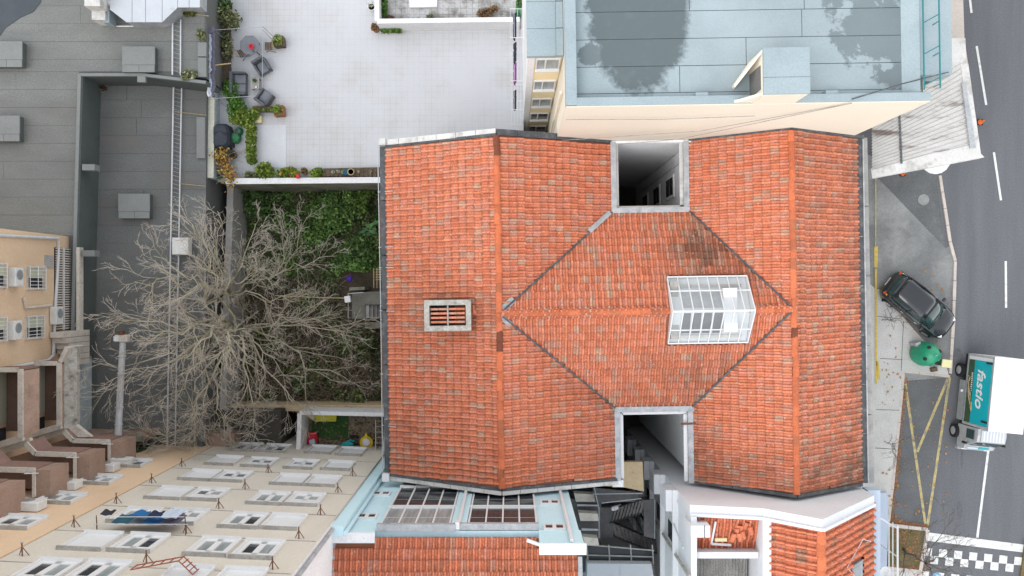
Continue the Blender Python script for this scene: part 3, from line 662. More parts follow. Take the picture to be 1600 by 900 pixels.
# stair head on the roof
sh = MB(ROT); sh.prism([(9.0,Y0-.05),(10.52,Y0-.05),(10.52,Y0+1.55),(9.0,Y0+1.55)],DK-.05,14.55)
sh = sh.build('stair_head', M['cream'], cb)
MB(ROT).bx(8.95,10.58,Y0-.03,Y0+.55,14.55,14.66).build('stair_head_roof', M['blue_roof'], sh)
MB(ROT).bx(8.95,10.58,Y0+.565,Y0+1.6,14.55,14.655).build('stair_head_roof', M['blue_roof'], sh)
MB(ROT).prism([(8.30,Y0+.1),(8.42,Y0+.1),(9.0,Y0+.1),(9.0,Y0+.0),(8.3,Y0+.0)],DK-.05,[PT,PT+.1,14.4,14.4,PT]).build('stair_head_wing', M['cream'], sh)
MB(ROT).prism([(8.40,Y0+.62),(9.0,Y0+1.5),(9.0,Y0+1.62),(8.34,Y0+.7)],DK,[DK+.25,14.4,14.4,DK+.25]).build('stair_head_wing', M['cream'], sh)
MB(ROT).bx(8.97,8.995,Y0+.25,Y0+1.1,DK+.1,14.2).build('stair_door', M['felt_low'], sh)
# west wing: lower roof, windowed bay
WX0, WX1, WY = .72, 2.08, 8.85
MB(ROT).bx(WX0+.05,WX1,WY,Y1,-9,12.3).build('wall', M['yellow_wall'], cb)
MB(ROT).bx(WX0+.05,WX0+.3,WY-.04,WY-.002,-9,12.3).build('wall_edge', M['white'], cb)
MB(ROT).bx(WX0+.02,WX0+.048,WY-.04,Y1,-9,12.25).build('wall_side', M['white'], cb)
for j, (a, b) in enumerate(((WY-.1,WY+.93),(WY+.945,WY+1.95),(WY+1.965,WY+3.2),(WY+3.215,WY+6))):
    MB(ROT).bx(WX0-.02,WX1-.28,a,b,12.3,12.56).build('roofing_sheet', M['blue_roof'], cb)
    MB(ROT).bx(WX1-.27,WX1-.003,a+.01,b-.01,12.3,12.60).build('roofing_sheet', M['blue_roof'], cb)
for z in (11.3,8.1,4.95,1.95,-1.2):
    wdw = MB(ROT); wdw.bx(WX0+.34,WX1-.06,WY-.16,WY-.002,z-.78,z-.68)
    wdw.bx(WX0+.34,WX1-.06,WY-.07,WY-.003,z+.62,z+.72); wdw.bx(WX0+.34,WX0+.4,WY-.07,WY-.003,z-.68,z+.62); wdw.bx(WX1-.12,WX1-.06,WY-.07,WY-.003,z-.68,z+.62); wdw.bx(1.42,1.48,WY-.07,WY-.003,z-.68,z+.62)
    wdw = wdw.build('window', M['pvc'], cb)
    for a, b in ((WX0+.4,1.42),(1.48,WX1-.12)):
        MB(ROT).bx(a+.002,b-.002,WY-.035,WY-.003,z-.678,z+.618).build('pane', M['curtain'] if z > 3 else M['dark_glass'], wdw)
MB(ROT).tube([(2.0,Y0+.8,12),(2.0,Y0+.8,-8)],.05,6).build('drain_pipe', M['cream'], cb)
# green roof ladder-rail and wires on the wall
rl = MB(ROT); rl.tube([(X1-1.2,Y0+.35,DK+.55),(X1-1.2,16,DK+.55)],.03,5); rl.tube([(X1-.72,Y0+.35,DK+.75),(X1-.72,16,DK+.75)],.03,5)
for i in range(8):
    y = Y0+.5+i*1.15; rl.tube([(X1-1.2,y,DK+.55),(X1-.72,y+.25,DK+.75)],.018,4); rl.tube([(X1-.72,y,DK+.75),(X1-.72,y,DK+.3)],.02,4)
rl.build('roof_railing', M['rail_green'], cb)
for a, b, c in (((2.2,6.5,7.5),(8,6.48,9.2),(12.6,6.6,13.4)),((2.2,6.48,5.2),(7.5,6.46,7.6),(12.6,6.6,13.35)),((2.2,6.5,11.8),(6,6.55,11.3),(9.5,6.5,11.9))):
    MB(ROT).tube([a,tuple((p+q)/2 for p,q in zip(a,b)),b,tuple((p+q)/2 for p,q in zip(b,c)),c],.014,4).build('cable', M['sill'], cb)
MB(ROT).tube([(12.6,6.75,13.36),(14.5,7.3,13.32),(16.2,7.7,13.32)],.025,4).build('cable', M['zinc_dark'], cb)
# low wall between the north shaft and the block
MB(ROT).bx(XI,XJ+.2,6.50,6.62,-9,E_+.12).build('shaft_wall', M['white'], cb)
# ---------------- old corrugated canopy at the corner
cn = thing('corrugated_canopy', 'old white corrugated sheet canopy beside the road, streaked with rust', 'canopy', W(1450,210,0))
zc = 4.6
A, B, C_, D_ = W(1362,226,zc), W(1362,278,zc), W(1538,246,zc), W(1510,128,zc)
def bil(u, v): return (W(1362,190,zc).lerp(W(1500,96,zc), u)).lerp(W(1362,268,zc).lerp(W(1514,228,zc), u), v)
nst = 17
for seg, (u0, u1) in enumerate(((0,.29),(.30,1.0))):
    for i in range(nst):
        v0, v1 = i/nst, (i+1)/nst
        rings = []
        for u in (u0, u1):
            a = bil(u, v0); b = bil(u, v1)
            up = [a.lerp(b, t)+Vector((0,0,h+(.03 if seg == 0 else 0))) for t, h in ((0,0),(.28,.01),(.5,.11),(.72,.01),(1,0))]
            rings.append(up + [p-Vector((0,0,.03)) for p in up[::-1]])
        MB().loft(rings).build('corrugated_rib', M['sheet_white'], cn)
fr = MB(); fr.prism([p[:2] for p in (W(1360,264,zc),W(1517,226,zc),W(1537,246,zc),W(1362,279,zc))], zc-.45, zc+.06); fr.build('canopy_edge', M['white_old'], cn)
MB().prism([p[:2] for p in (W(1500,100,zc),W(1512,100,zc),W(1532,243,zc),W(1517,228,zc))], zc-.45, zc+.055).build('canopy_edge', M['white_old'], cn)
MB().prism([p[:2] for p in (W(1500,130,zc),W(1506,130,zc),W(1522,232,zc),W(1513,232,zc))], zc+.06, zc+.16).build('canopy_gutter', M['zinc'], cn)
MB().prism([p[:2] for p in (W(1482,60,zc),W(1508,60,zc),W(1512,140,zc),W(1482,150,zc))], zc-.45, zc+.02).build('canopy_top', M['white_old'], cn)
MB().beam(bil(.295,0)+Vector((0,0,.1)), bil(.295,1)+Vector((0,0,.1)), .09, .05).build('lap_strip', M['zinc_dark'], cn)
for px, py in ((1370,262),(1525,236)): MB().tube([W(px,py,zc-.4),Vector((*W(px,py,zc)[:2],0))],.06,8).build('canopy_post', M['white_metal'], cn)
q = Vector((*W(1464,247,2.3)[:2],0))
um = thing('cafe_parasol', 'white round parasol half hidden under the corrugated canopy', 'parasol', q)
MB().lathe([(.80,2.15),(.6,2.27),(.34,2.38),(.05,2.45)], q, 16).build('parasol_cover', M['white_metal'], um)
MB().tube([q+Vector((0,0,.03)), q+Vector((0,0,2.5))],.03,6).build('pole', M['steel'], um)
def cone(px, py, z, label):
    c = thing('traffic_cone', label, 'cone', W(px,py,z))
    b = W(px,py,z); MB().lathe([(.15,.03),(.12,.05),(.07,.2),(.03,.38)], b, 12).build('cone_body', M['orange'], c); MB().box(b+Vector((0,0,.02)),(.3,.3,.04)).build('cone_base', M['rubber'], c)
cone(1410,271,.04,'orange cone peeping from under the canopy edge'); cone(1531,191,.14,'orange cone on the pavement strip by the road')
# ---------------- clothes drying frames and laundry on the block's west side
cl = thing('clothes_airer', 'white wall-mounted clothes airer frames down the west side of the cream block', 'airer', (.6,8,1))
for i, (y, z) in enumerate(((11.0,9.6),(9.9,7.0),(9.2,4.4),(8.95,2.2))):
    f = MB(ROT); x = .70
    for yy in (y-.6,y+.6): f.tube([(x,yy,z),(x-.62,yy,z+.05)],.014,5)
    for k in range(4): f.tube([(x-.14-k*.15,y-.6,z+.02),(x-.14-k*.15,y+.6,z+.02)],.006,4)
    f.build('airer_frame', M['white_metal'], cl)
for n_, (lab, y, z, L, m) in enumerate((('dark navy clothes hanging highest on the wall airer',11.2,9.0,1.0,'navy'),('charcoal clothes on the wall airer above the magenta towel',10.4,7.9,.8,'charcoal_cloth'),('magenta towel hanging on the wall airer',9.9,6.4,.9,'magenta'),('dark trousers hanging lowest on the wall airer',9.3,3.8,.9,'charcoal_cloth'))):
    g = MB(ROT)
    for k in range(3):
        yy = y-L/2+k*L/3
        rings = []
        for s_ in range(4):
            xx = .28+.05*math.sin(s_*2.1+k); zz = z-.25*s_
            rings.append([(xx-.02,yy,zz),(xx+.03,yy,zz),(xx+.03+.02*math.sin(k),yy+L/3-.04,zz),(xx-.02,yy+L/3-.04,zz)])
        g.loft(rings)
    tag(g.build('laundry', M[m]), lab, 'laundry', 'laundry on the wall airers')
# ================================================================ white terrace
TZ = 1.0
tw = lambda px, py, h=0: W(px, py, TZ+h)
struct(MB().prism([p[:2] for p in (tw(340,-60),tw(818,-60),tw(818,260),tw(600,284),tw(340,284))], -3, TZ).build('terrace', M['terrace']))
struct(sheet('terrace_pad', [(399,195),(447,195),(447,262),(399,262)], TZ+.02, M['terrace_pad'] if 'terrace_pad' in M else mat('smooth_white_screed',(.62,.64,.67),(.57,.585,.61),.7,.7,fine=.06), th=.03))
def wall_thing(name, label, cat, boxes, m, cop=None, copm='white', cw=.06):
    t = thing(name, label, cat, (*boxes[0][0][:2], boxes[0][2]))
    for a, b, z0, z1, w in boxes:
        MB().beam(Vector((a[0],a[1],(z0+z1)/2)), Vector((b[0],b[1],(z0+z1)/2)), w, z1-z0).build('wall_panel', M[m], t)
        if cop: MB().beam(Vector((a[0],a[1],z1+cop/2+.002)), Vector((b[0],b[1],z1+cop/2+.002)), w+cw, cop).build('coping', M[copm], t)
    return t
PTZ = 1.75
M['pale_blue'] = mat('pale_blue_render', (.50,.57,.60), (.45,.52,.55), 1, .9, fine=.08, dirt=(.3,.33,.34), dscale=1.2)
M['parapet_cream'] = mat('greenish_cream_coping', (.60,.60,.52), (.52,.52,.43), 1.2, .9, fine=.12, dirt=(.3,.28,.2), dscale=1.5, damt=.6)
a = W(333,-60,PTZ); b = W(329,278,PTZ)
wall_thing('parapet_wall', 'long cream-topped parapet with pale blue inner face west of the terrace', 'wall', [(a,b,-2,PTZ,.30)], 'pale_blue', .06, 'parapet_cream', .05)
a = W(352,283,PTZ-.1); b = W(600,281,PTZ-.1)
wall_thing('parapet_wall', 'parapet with white coping between the terrace and the overgrown garden', 'wall', [(a,b,-2.2,PTZ-.2,.28)], 'conc_moss', .06, 'white', .02)
# upper enclosure with dirty tiles
a, b, c = W(588,-60,2.3), W(589,33,2.3), W(812,30,2.3)
struct(MB().prism([p[:2] for p in (W(594,-60,1.1),W(594,30,1.1),W(812,26,1.1),W(812,-60,1.1))], 1.0, 1.1).build('upper_terrace', M['terrace_dirty']))
wall_thing('parapet_wall', 'white parapet around the dirty-tiled upper terrace', 'wall', [(a,b,TZ,2.25,.2),(b,c,TZ,2.24,.2)], 'white', .05, 'white', .04)
struct(MB().prism(WL([(639,-10),(683,-10),(683,11),(640,12)],1.2),1.1,1.25).build('terrace_slab', M['white']))
# ---- foliage helpers
def cloud(mb, c, r, n, size, cols, rng=R, shell=.5):
    for _ in range(n):
        while True:
            p = Vector((rng.uniform(-1,1), rng.uniform(-1,1), rng.uniform(-1,1)))
            if shell*.3 < p.length < 1: break
        p = p*(.75+.25*p.length)
        k = rng.uniform(.7,1.25); col = rng.choice(cols); mb.tint = tuple(min(1,x*k) for x in col)
        mb.leaf((c[0]+p.x*r[0], c[1]+p.y*r[1], c[2]+p.z*r[2]), size*rng.uniform(.7,1.4), rng)
LIME = [(.19,.27,.03),(.14,.23,.03),(.24,.30,.05),(.10,.17,.02)]
DARK = [(.075,.14,.04),(.10,.18,.05),(.055,.10,.035),(.13,.21,.06)]
MIDG = [(.11,.22,.055),(.15,.28,.065),(.085,.17,.045),(.20,.33,.085)]
OLIVE = [(.18,.2,.08),(.13,.165,.065),(.24,.24,.1),(.1,.12,.06)]
def hedge(name, label, pts, size, n, cols, z=TZ, h=.8, group=None):
    t = thing(name, label, 'shrub', (*pts[0][:2], z), group)
    mb = MB(); st = MB()
    for (x, y) in pts:
        cloud(mb, (x, y, z+h*.55), (size, size, h*.5), n, .10, cols)
        for q in range(2): st.tube([(x+R.uniform(-.05,.05),y,z),(x+R.uniform(-.2,.2),y+R.uniform(-.2,.2),z+h*.8)],.018,4)
    f = mb.build('foliage', M['leaf'], t); f['kind'] = 'stuff'; st.build('stem', M['twig'], t)
    return t
ppx = lambda lst, z=TZ+.6: [W(x,y,z)[:2] for x, y in lst]
hedge('box_hedge', 'clipped lime green hedge strip beside the smooth white pad', ppx([(391,y) for y in range(200,256,7)]), .26, 210, LIME)
hedge('leafy_shrub', 'bright green shrub behind the grey rattan sofa', ppx([(357,140),(363,150),(360,132),(368,160),(372,168),(364,170)]), .38, 230, [(.08,.2,.03),(.12,.26,.04),(.06,.15,.02)])
hedge('leafy_shrub', 'lime green shrub row between the white box and the covered barbecue', ppx([(366,184),(376,187),(386,190),(374,178),(384,180),(394,178)]), .33, 200, LIME)
hedge('leafy_shrub', 'dark spiky shrub in the top corner by the pergola pole', ppx([(352,32),(362,36),(366,28),(355,24)]), .4, 150, OLIVE, h=1.2)
hedge('leafy_shrub', 'dark climbing plant at the top of the long planter', ppx([(350,-5),(353,8),(350,20)]), .32, 140, DARK, h=1.1)
hedge('leafy_shrub', 'olive shrub in the long planter beside the octagonal table', ppx([(352,58),(353,70),(354,82)]), .28, 140, OLIVE, h=.8)
hedge('leafy_shrub', 'yellow green shrub on the terrace edge above the garden', ppx([(407,265),(414,261),(420,268),(412,272)]), .30, 170, LIME, h=.9)
hedge('leafy_shrub', 'yellow flowering shrub in the middle of the terrace edge', ppx([(438,271),(446,269),(454,267),(460,272)]), .26, 150, LIME+[(.4,.3,.04)], h=.8)
hedge('leafy_shrub', 'round green shrub left of the row of small pots', ppx([(494,269),(498,268),(490,271)]), .24, 170, LIME, h=.8)
hedge('leafy_shrub', 'low dull green plants at the left of the terrace edge', ppx([(385,273),(394,273),(402,274)]), .22, 110, OLIVE, h=.5)
# dried yellow creeper in the corner
mb = MB(); 
for _ in range(520):
    t = R.random(); p = W(342+20*t+R.gauss(0,5), 235+50*t+R.gauss(0,6), TZ+R.uniform(.3,1.0)); k = R.uniform(.6,1.1)
    mb.tint = R.choice(((.55*k,.36*k,.06*k),(.6*k,.45*k,.12*k),(.3*k,.2*k,.08*k),(.4*k,.18*k,.06*k))); mb.leaf(p, .12, R)
t = thing('dried_creeper', 'yellow dried creeper heaped in the terrace corner', 'plant', W(352,262,TZ)); f = mb.build('foliage', M['leaf'], t); f['kind'] = 'stuff'
st = MB()
for _ in range(26):
    p = W(R.uniform(340,385), R.uniform(236,282), TZ+.1); q = p+Vector((R.gauss(0,.5),R.gauss(0,.4),R.uniform(.2,.8))); st.tube([p,(p+q)/2+Vector((R.gauss(0,.1),R.gauss(0,.1),.05)),q],.012,4)
st.build('stem', M['twig'], t)
# long trough planter
t = thing('planter_trough', 'long brown planter trough along the pale blue parapet', 'planter', tw(352,90))
tr = MB(); tr.prism([p[:2] for p in (tw(346,45),tw(361,45),tw(362,131),tw(346,131))], TZ+.002, TZ+.38); tr.build('trough', M['wood'], t)
MB().prism([p[:2] for p in (tw(348,48,.4),tw(358,48,.4),tw(359,128,.4),tw(348,128,.4))], TZ+.38, TZ+.40).build('soil', M['soil'], t)
t = thing('planter_trough', 'narrow dark planter trough with small plants beside the square pot', 'planter', tw(415,172))
MB().prism([p[:2] for p in (tw(398,168),tw(428,168),tw(428,176),tw(398,176))], TZ+.002, TZ+.35).build('trough', M['wood'], t)
mb = MB(); [cloud(mb, (*W(400+i*5,172,TZ+.4)[:2],TZ+.42), (.12,.1,.1), 26, .07, OLIVE+LIME) for i in range(6)]; mb.build('foliage', M['leaf'], t)['kind'] = 'stuff'
t = thing('planter_trough', 'dark wooden planter with small pots at the right of the terrace edge', 'planter', tw(550,270))
MB().prism([p[:2] for p in (tw(503,265),tw(596,263),tw(596,276),tw(503,277))], TZ+.002, TZ+.4).build('trough', M['wood'], t)
for i in range(14):
    p = W(506+i*6.6,270,TZ+.42); MB().beam(p+Vector((0,.2,-.0)),p+Vector((0,-.2,0)),.16,.02).build('slat', M['wood'], t)
def pot(px, py, r, h, label, m='terracotta', plant=None, z=TZ, square=False, cat='flower pot', n=60):
    b = W(px,py,z+h/2); b.z = z; t = thing('flower_pot', label, cat, b)
    if square: MB().box(b+Vector((0,0,h/2)),(2*r,2*r,h),rz=.1).build('pot', M[m], t, bevel=.02)
    else: MB().lathe([(r*.72,.0),(r,h*.9),(r*1.06,h*.9),(r*1.06,h),(r*.85,h),(r*.8,h*.9)], b, 14).build('pot', M[m], t)
    MB().lathe([(r*.8,h*.86),(r*.8,h*.9)], b, 12).build('soil', M['soil'], t)
    if plant:
        mb = MB(); cloud(mb, b+Vector((0,0,h+r*.6)), (r*1.1,r*1.1,r*.8), n, .08, plant); mb.build('foliage', M['leaf'], t)['kind'] = 'stuff'
    return t
pot(437,66,.26,.5,'square brown pot with round bush at the pergola corner','wood',LIME,square=True,n=130)
pot(437,174,.26,.5,'square terracotta pot with lime bush near the lower armchair','terracotta',LIME,square=True,n=130)
pot(587,45,.2,.45,'terracotta pot with withered plant at the upper parapet corner','terracotta',[(.3,.17,.06),(.2,.12,.05),(.12,.1,.04)],n=70)
pot(581,12,.2,.3,'pale round pot beside the upper parapet','ac',[(.4,.4,.3)],n=14)
pot(477,268,.17,.35,'small terracotta pot with brown plant on the terrace edge','terracotta',[(.2,.13,.05),(.12,.12,.04)],n=50)
pot(549,269,.17,.3,'round basket pot on the dark planter','straw_wood',None,z=TZ+.42)
for i, (px, m, lab) in enumerate(((521,'white','tiny white pot at the left end of the dark planter'),(529,'terracotta','tiny terracotta pot second on the dark planter'),(536,'white','small chipped white pot on the dark planter'),(561,'terracotta','tiny terracotta pot right of the basket pot'),(580,'rail_red','tiny reddish pot at the right end of the dark planter'))):
    pot(px,269,.08,.16,lab,m,[(.3,.35,.2)],z=TZ+.43,n=14)
MB_ = MB().box(W(540,269,TZ+.5),(.32,.3,.22)); tag(MB_.build('plant_crate', M['teal_cloth'], bevel=.02), 'blue-grey crate between the small pots on the dark planter', 'crate')
t = thing('planter_trough', 'green grass trough at the foot of the upper parapet', 'planter', tw(611,49))
MB().prism([p[:2] for p in (tw(595,45),tw(627,44),tw(627,54),tw(595,54))], TZ+.002, TZ+.28).build('trough', M['white_old'], t)
mb = MB(); [cloud(mb, (*W(597+i*2,48,TZ+.4)[:2],TZ+.38), (.1,.12,.14), 22, .09, [(.1,.2,.03),(.16,.27,.05)]) for i in range(15)]; mb.build('foliage', M['leaf'], t)['kind'] = 'stuff'
hedge('grass_strip', 'green grass strip inside the upper parapet', ppx([(600,-2),(600,6),(600,14),(600,22)],1.6), .14, 120, [(.08,.18,.03),(.13,.25,.05)], z=1.1, h=.5)
hedge('dry_weeds', 'reddish dry weeds at the left foot of the upper parapet', ppx([(606,27),(612,29)],1.3), .16, 60, [(.2,.09,.06),(.12,.08,.05)], z=1.1, h=.3)
hedge('dry_weeds', 'heap of brown dead leaves at the right of the upper terrace', ppx([(752,20),(762,18),(772,14),(757,23)],1.3), .22, 80, [(.22,.12,.06),(.15,.09,.05),(.3,.17,.08)], z=1.1, h=.3)
hedge('dry_weeds', 'small green and brown weed in the middle of the upper terrace', ppx([(672,27)],1.3), .2, 60, OLIVE, z=1.1, h=.35)
b = W(812,14,1.6); b.z = 1.05
t = thing('water_barrel', 'green square barrel with plant at the upper right terrace corner', 'barrel', b)
MB().box(b+Vector((0,0,.45)),(.42,.6,.9)).build('barrel', M['green_p'], t, bevel=.04); mb = MB(); cloud(mb,b+Vector((0,.1,1.05)),(.2,.3,.2),60,.09,DARK); mb.build('foliage', M['leaf'], t)['kind']='stuff'
# ---- patio furniture
def octagon(r, z0, z1): return [(r*math.cos(math.pi/8+k*math.pi/4), r*math.sin(math.pi/8+k*math.pi/4)) for k in range(8)]
b = tw(397,77); t = thing('patio_table', 'octagonal grey patio table with a red pot on it', 'table', b)
MB().prism([(b.x+x,b.y+y) for x,y in octagon(.53,0,0)], TZ+.68, TZ+.72).build('table_top', M['cushion'], t, bevel=.01)
for k in range(4):
    a = math.pi/4+k*math.pi/2; MB().tube([(b.x+.42*math.cos(a),b.y+.42*math.sin(a),TZ),(b.x+.34*math.cos(a),b.y+.34*math.sin(a),TZ+.68)],.025,6).build('leg', M['rattan'], t)
p = W(393,73,TZ+.8); p.z = TZ+.72
t = thing('flower_pot', 'small red bowl standing on the octagonal table', 'flower pot', p)
MB().lathe([(.07,0),(.13,.1),(.14,.14),(.09,.14),(.07,.06)], p, 14).build('pot', M['red'], t)
p = W(396,80,TZ+.78); p.z = TZ+.72
tag(MB().lathe([(.04,0),(.05,.08),(.02,.12),(.02,.16)], p, 10).build('bottle', M['plum_cloth']), 'small dark bottle beside the red bowl on the octagonal table', 'bottle')
def folding_chair(px, py, rz, label):
    t = thing('folding_chair', label, 'chair', (0,0,0), 'folding chairs at the octagonal table')
    for i in range(5): MB().bx(-.2,.2,-.2+i*.085,-.13+i*.085,.43,.45).build('seat_slat', M['wood'], t)
    for i in range(4): MB().bx(-.2,.2,.24+i*.02,.255+i*.02,.55+i*.09,.61+i*.09).build('back_slat', M['straw_wood'], t)
    for s in (-.2,.2):
        MB().tube([(s,-.24,0),(s,.12,.44),(s,.33,.92)],.014,5).build('leg', M['rattan'], t); MB().tube([(s,.26,0),(s,-.2,.44)],.014,5).build('leg', M['rattan'], t)
    place(t, tw(px,py), rz); return t
folding_chair(383,86,-1.0+math.pi,'pale slatted folding chair left of the octagonal table')
folding_chair(424,76,-1.6,'dark folding chair right of the octagonal table')
def armchair(px, py, rz, label, wide=.72, name='rattan_armchair', group='grey rattan seats'):
    t = thing(name, label, 'sofa' if wide > 1 else 'armchair', (0,0,0), group); w = wide/2
    MB().bx(-w,w,-.38,.36,.12,.30).build('seat_base', M['rattan'], t, bevel=.03)
    n = 2 if wide > 1 else 1
    for i in range(n): MB().bx(-w+.12+i*(wide-.24)/n+.01,-w+.12+(i+1)*(wide-.24)/n-.01,-.36,.22,.30,.42).build('seat_cushion', M['cushion'], t, bevel=.04)
    MB().bx(-w+.02,w-.02,.24,.38,.12,.78).build('backrest', M['rattan'], t, bevel=.04)
    for s in (-1,1):
        MB().bx(s*(w-.06)-.055,s*(w-.06)+.055,-.38,.26,.12,.60).build('armrest', M['rattan'], t, bevel=.03)
        for y in (-.33,.33): MB().bx(s*(w-.07)-.03,s*(w-.07)+.03,y-.03,y+.03,0,.13).build('leg', M['rattan'], t)
    place(t, tw(px,py), rz); return t
armchair(413,107,.55+math.pi*.0,'grey rattan armchair nearest the octagonal table')
armchair(417,156,2.55,'grey rattan armchair near the narrow trough')
armchair(377,134,math.pi/2,'grey rattan two-seat sofa facing the low table',1.2,'rattan_sofa')
b = tw(402,133); t = thing('low_table', 'low grey table between the rattan sofa and armchairs', 'table', b)
MB().box(b+Vector((0,0,.37)),(.46,.62,.05)).build('table_top', M['concrete'], t, bevel=.02)
for sx_ in (-.18,.18):
    for sy in (-.25,.25): MB().box(b+Vector((sx_,sy,.17)),(.05,.05,.34)).build('leg', M['rattan'], t)
pot(399,127,.09,.16,'small green pot plant on the low table','concrete',DARK,z=TZ+.395,n=40)
p = W(400,136,TZ+.5); p.z = TZ+.395
tag(MB().lathe([(.05,0),(.055,.08),(.05,.12),(.03,.12)], p, 12).build('candle_jar', M['white_metal']), 'small white candle jar on the low table', 'jar')
tag(MB().box(W(404,187,TZ+.13),(.38,.38,.26)).build('garden_box', M['pale_yellow'], bevel=.03), 'white square box beside the smooth white pad', 'box')
# covered barbecue, green bags
b = tw(355,217); t = thing('covered_barbecue', 'barbecue under a navy cover in the terrace corner', 'barbecue', b)
rings = []
for z, s in ((.0,1.0),(.35,.98),(.8,1.0),(.98,.8),(1.06,.3)):
    rings.append([b+Vector((.42*s*x,.62*s*y,z)) for x, y in ((-1,-.6),(-.6,-1),(.5,-1),(1,-.7),(1.0,.3),(.6,1),(-.5,1),(-1,.75))])
MB().loft(rings).build('cover', M['tarp'], t)
for k in range(2): MB().tube([b+Vector((-.3+.6*k,0,1.0)), b+Vector((-.3+.6*k,.1,1.1)), b+Vector((0,.2,1.06))],.02,5).build('fold', M['tarp'], t)
for px, py, s, lab in ((374,206,.26,'green hose reel lying beside the covered barbecue'),(370,217,.3,'dark green plastic sack beside the covered barbecue')):
    b = tw(px,py); mb = MB()
    if s < .28:
        for k in range(4): mb.tube([b+Vector(((.2-.02*k)*math.cos(a),(.2-.02*k)*math.sin(a),.05+.06*k)) for a in [j*math.pi/8 for j in range(17)]],.03,5)
        tag(mb.build('hose_reel', M['green_p']), lab, 'hose')
    else:
        mb.loft([[b+Vector((s*q*math.cos(a)*R.uniform(.85,1.15),s*q*math.sin(a)*R.uniform(.85,1.15),z)) for a in [j*math.pi/5 for j in range(10)]] for z, q in ((0,.9),(.2,1.05),(.4,.8),(.52,.25))]); tag(mb.build('garden_sack', M['green_p']), lab, 'sack')
for px, py, m, r, lab in ((366,243,'wood',.25,'brown upturned pot in the cluttered terrace corner'),(354,252,'teal_cloth',.2,'dull teal bucket in the cluttered terrace corner'),(345,276,'green_p',.17,'green bucket at the end of the garden parapet')):
    b = tw(px,py); tag(MB().lathe([(r*.7,0),(r,.3),(r*.95,.32),(r*.6,.3),(r*.55,.05)], b, 14).build('bucket', M[m]), lab, 'bucket')
tag(MB().lathe([(.1,0),(.12,.06),(.1,.14),(.03,.16)], W(466,276,PTZ-.05), 12).build('ornament', M['red']), 'red and white ornament on the garden parapet', 'ornament')
# pergola of thin pipes with a folded awning
t = thing('pergola_frame', 'thin white pipe pergola frame over the patio seats', 'pergola', tw(390,100))
def pr(a, b, r=.014, m='steel'): MB().tube([a,b],r,6).build('frame_pipe', M[m], t)
zt = TZ+2.0
pA, pB, pC = W(335,47,zt), W(411,42,zt), W(410,136,zt)
pr(pA,pB); pr(pB,W(434,64,TZ+.9),.018,'steel'); pr(W(410,46,zt),pC,.014); pr(W(334,154,zt),W(398,150,zt)); pr(W(335,102,zt),W(361,99,zt),.03,'straw_wood')
for px, py in ((335,47),(334,154),(410,46),(410,136)): q = W(px,py,zt); pr(q, Vector((q.x,q.y,TZ)))
t = thing('folded_awning', 'folded grey and white awning cloth along the west parapet', 'awning', W(333,100,TZ+.8))
pts = [W(333+1.2*math.sin(i*1.3),47+i*5.2,zt+.06) for i in range(21)]
for (m, dx, r) in (('plum_cloth',.0,.085),('pale_cloth',-.13,.07),('white_metal',-.2,.05)):
    mb = MB(); mb.tube([p+Vector((dx+R.gauss(0,.03),0,R.gauss(0,.03))) for p in pts], r, 6); mb.build('cloth_fold', M[m], t)
MB().box(W(331,48,zt+.1),(.35,.25,.15),rz=.6).build('awning_end', M['plum_cloth'], t)

# ================================================================ overgrown garden
GZ = -2.0
struct(MB().prism(WL([(330,285),(606,285),(606,645),(330,645)],GZ),-9,GZ).build('garden_ground', M['soil']))
gpath = struct(MB().prism(WL([(318,270),(356,285),(352,660),(312,700)],GZ),-9,GZ+.9).build('garden_path', M['ground']))
a, b = W(360,292,.3), W(348,655,.3)
wall_thing('garden_wall', 'weathered grey wall running through the garden under the bare tree', 'wall', [(a,b,GZ,.3,.34)], 'concrete')
a, b = W(322,292,1.2), W(312,690,1.2)
wall_thing('garden_wall', 'mossy wall at the foot of the grey felt roof', 'wall', [(a,b,GZ,1.2,.3)], 'conc_moss')
for i in range(8):
    MB().box(W(335,312+i*6.2,-1.05),(.3,.1,.12),rz=.1).build('stone', M['coping'], gpath)
a, b = W(340,637,-.3), W(604,638,-.3)
wall_thing('garden_wall', 'tan garden wall above the little play yard', 'wall', [(a,b,GZ,-.3,.34)], 'tan')
mb = MB(); nleaf = 0
def ivy_h(x, y):
    return .35+.5*math.sin(x*1.3+.7)*math.sin(y*1.7)+.25*math.sin(x*3.1+y*2.3)
for _ in range(34000):
    px, py = R.uniform(352,600), R.uniform(292,634)
    g = math.sin(px*.045+1.3)*math.sin(py*.05)+.6*math.sin(px*.11)*math.sin(py*.09+2)
    dens = .75 if px > 470 and py < 440 else (.55 if py < 420 else .42)
    if 535 < px < 600 and 425 < py < 512: continue
    if R.random() > dens+.3*g: continue
    p = W(px,py,GZ); h = max(.05, ivy_h(p.x,p.y))*R.uniform(.2,1.0)
    if py < 430 and px > 440 and g > 0: cols = MIDG
    else: cols = DARK+OLIVE[:1]
    if py > 440: cols = DARK+OLIVE+[(.1,.065,.035)]
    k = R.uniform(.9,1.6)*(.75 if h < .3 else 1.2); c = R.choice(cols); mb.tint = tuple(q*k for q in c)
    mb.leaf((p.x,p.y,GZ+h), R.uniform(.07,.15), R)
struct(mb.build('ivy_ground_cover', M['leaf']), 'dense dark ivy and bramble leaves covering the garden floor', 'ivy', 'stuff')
bst = MB()
for _ in range(1300):
    px, py = R.uniform(370,590), R.uniform(440,632)
    if 530 < px and py < 515: continue
    p = W(px,py,GZ+.2); L = R.uniform(.4,1.3); a = R.uniform(0,6.28)
    q = p+Vector((math.cos(a)*L,math.sin(a)*L,R.uniform(-.1,.4))); m = (p+q)/2+Vector((0,0,R.uniform(.15,.5)))
    bst.tube([p,m,q],.011,3)
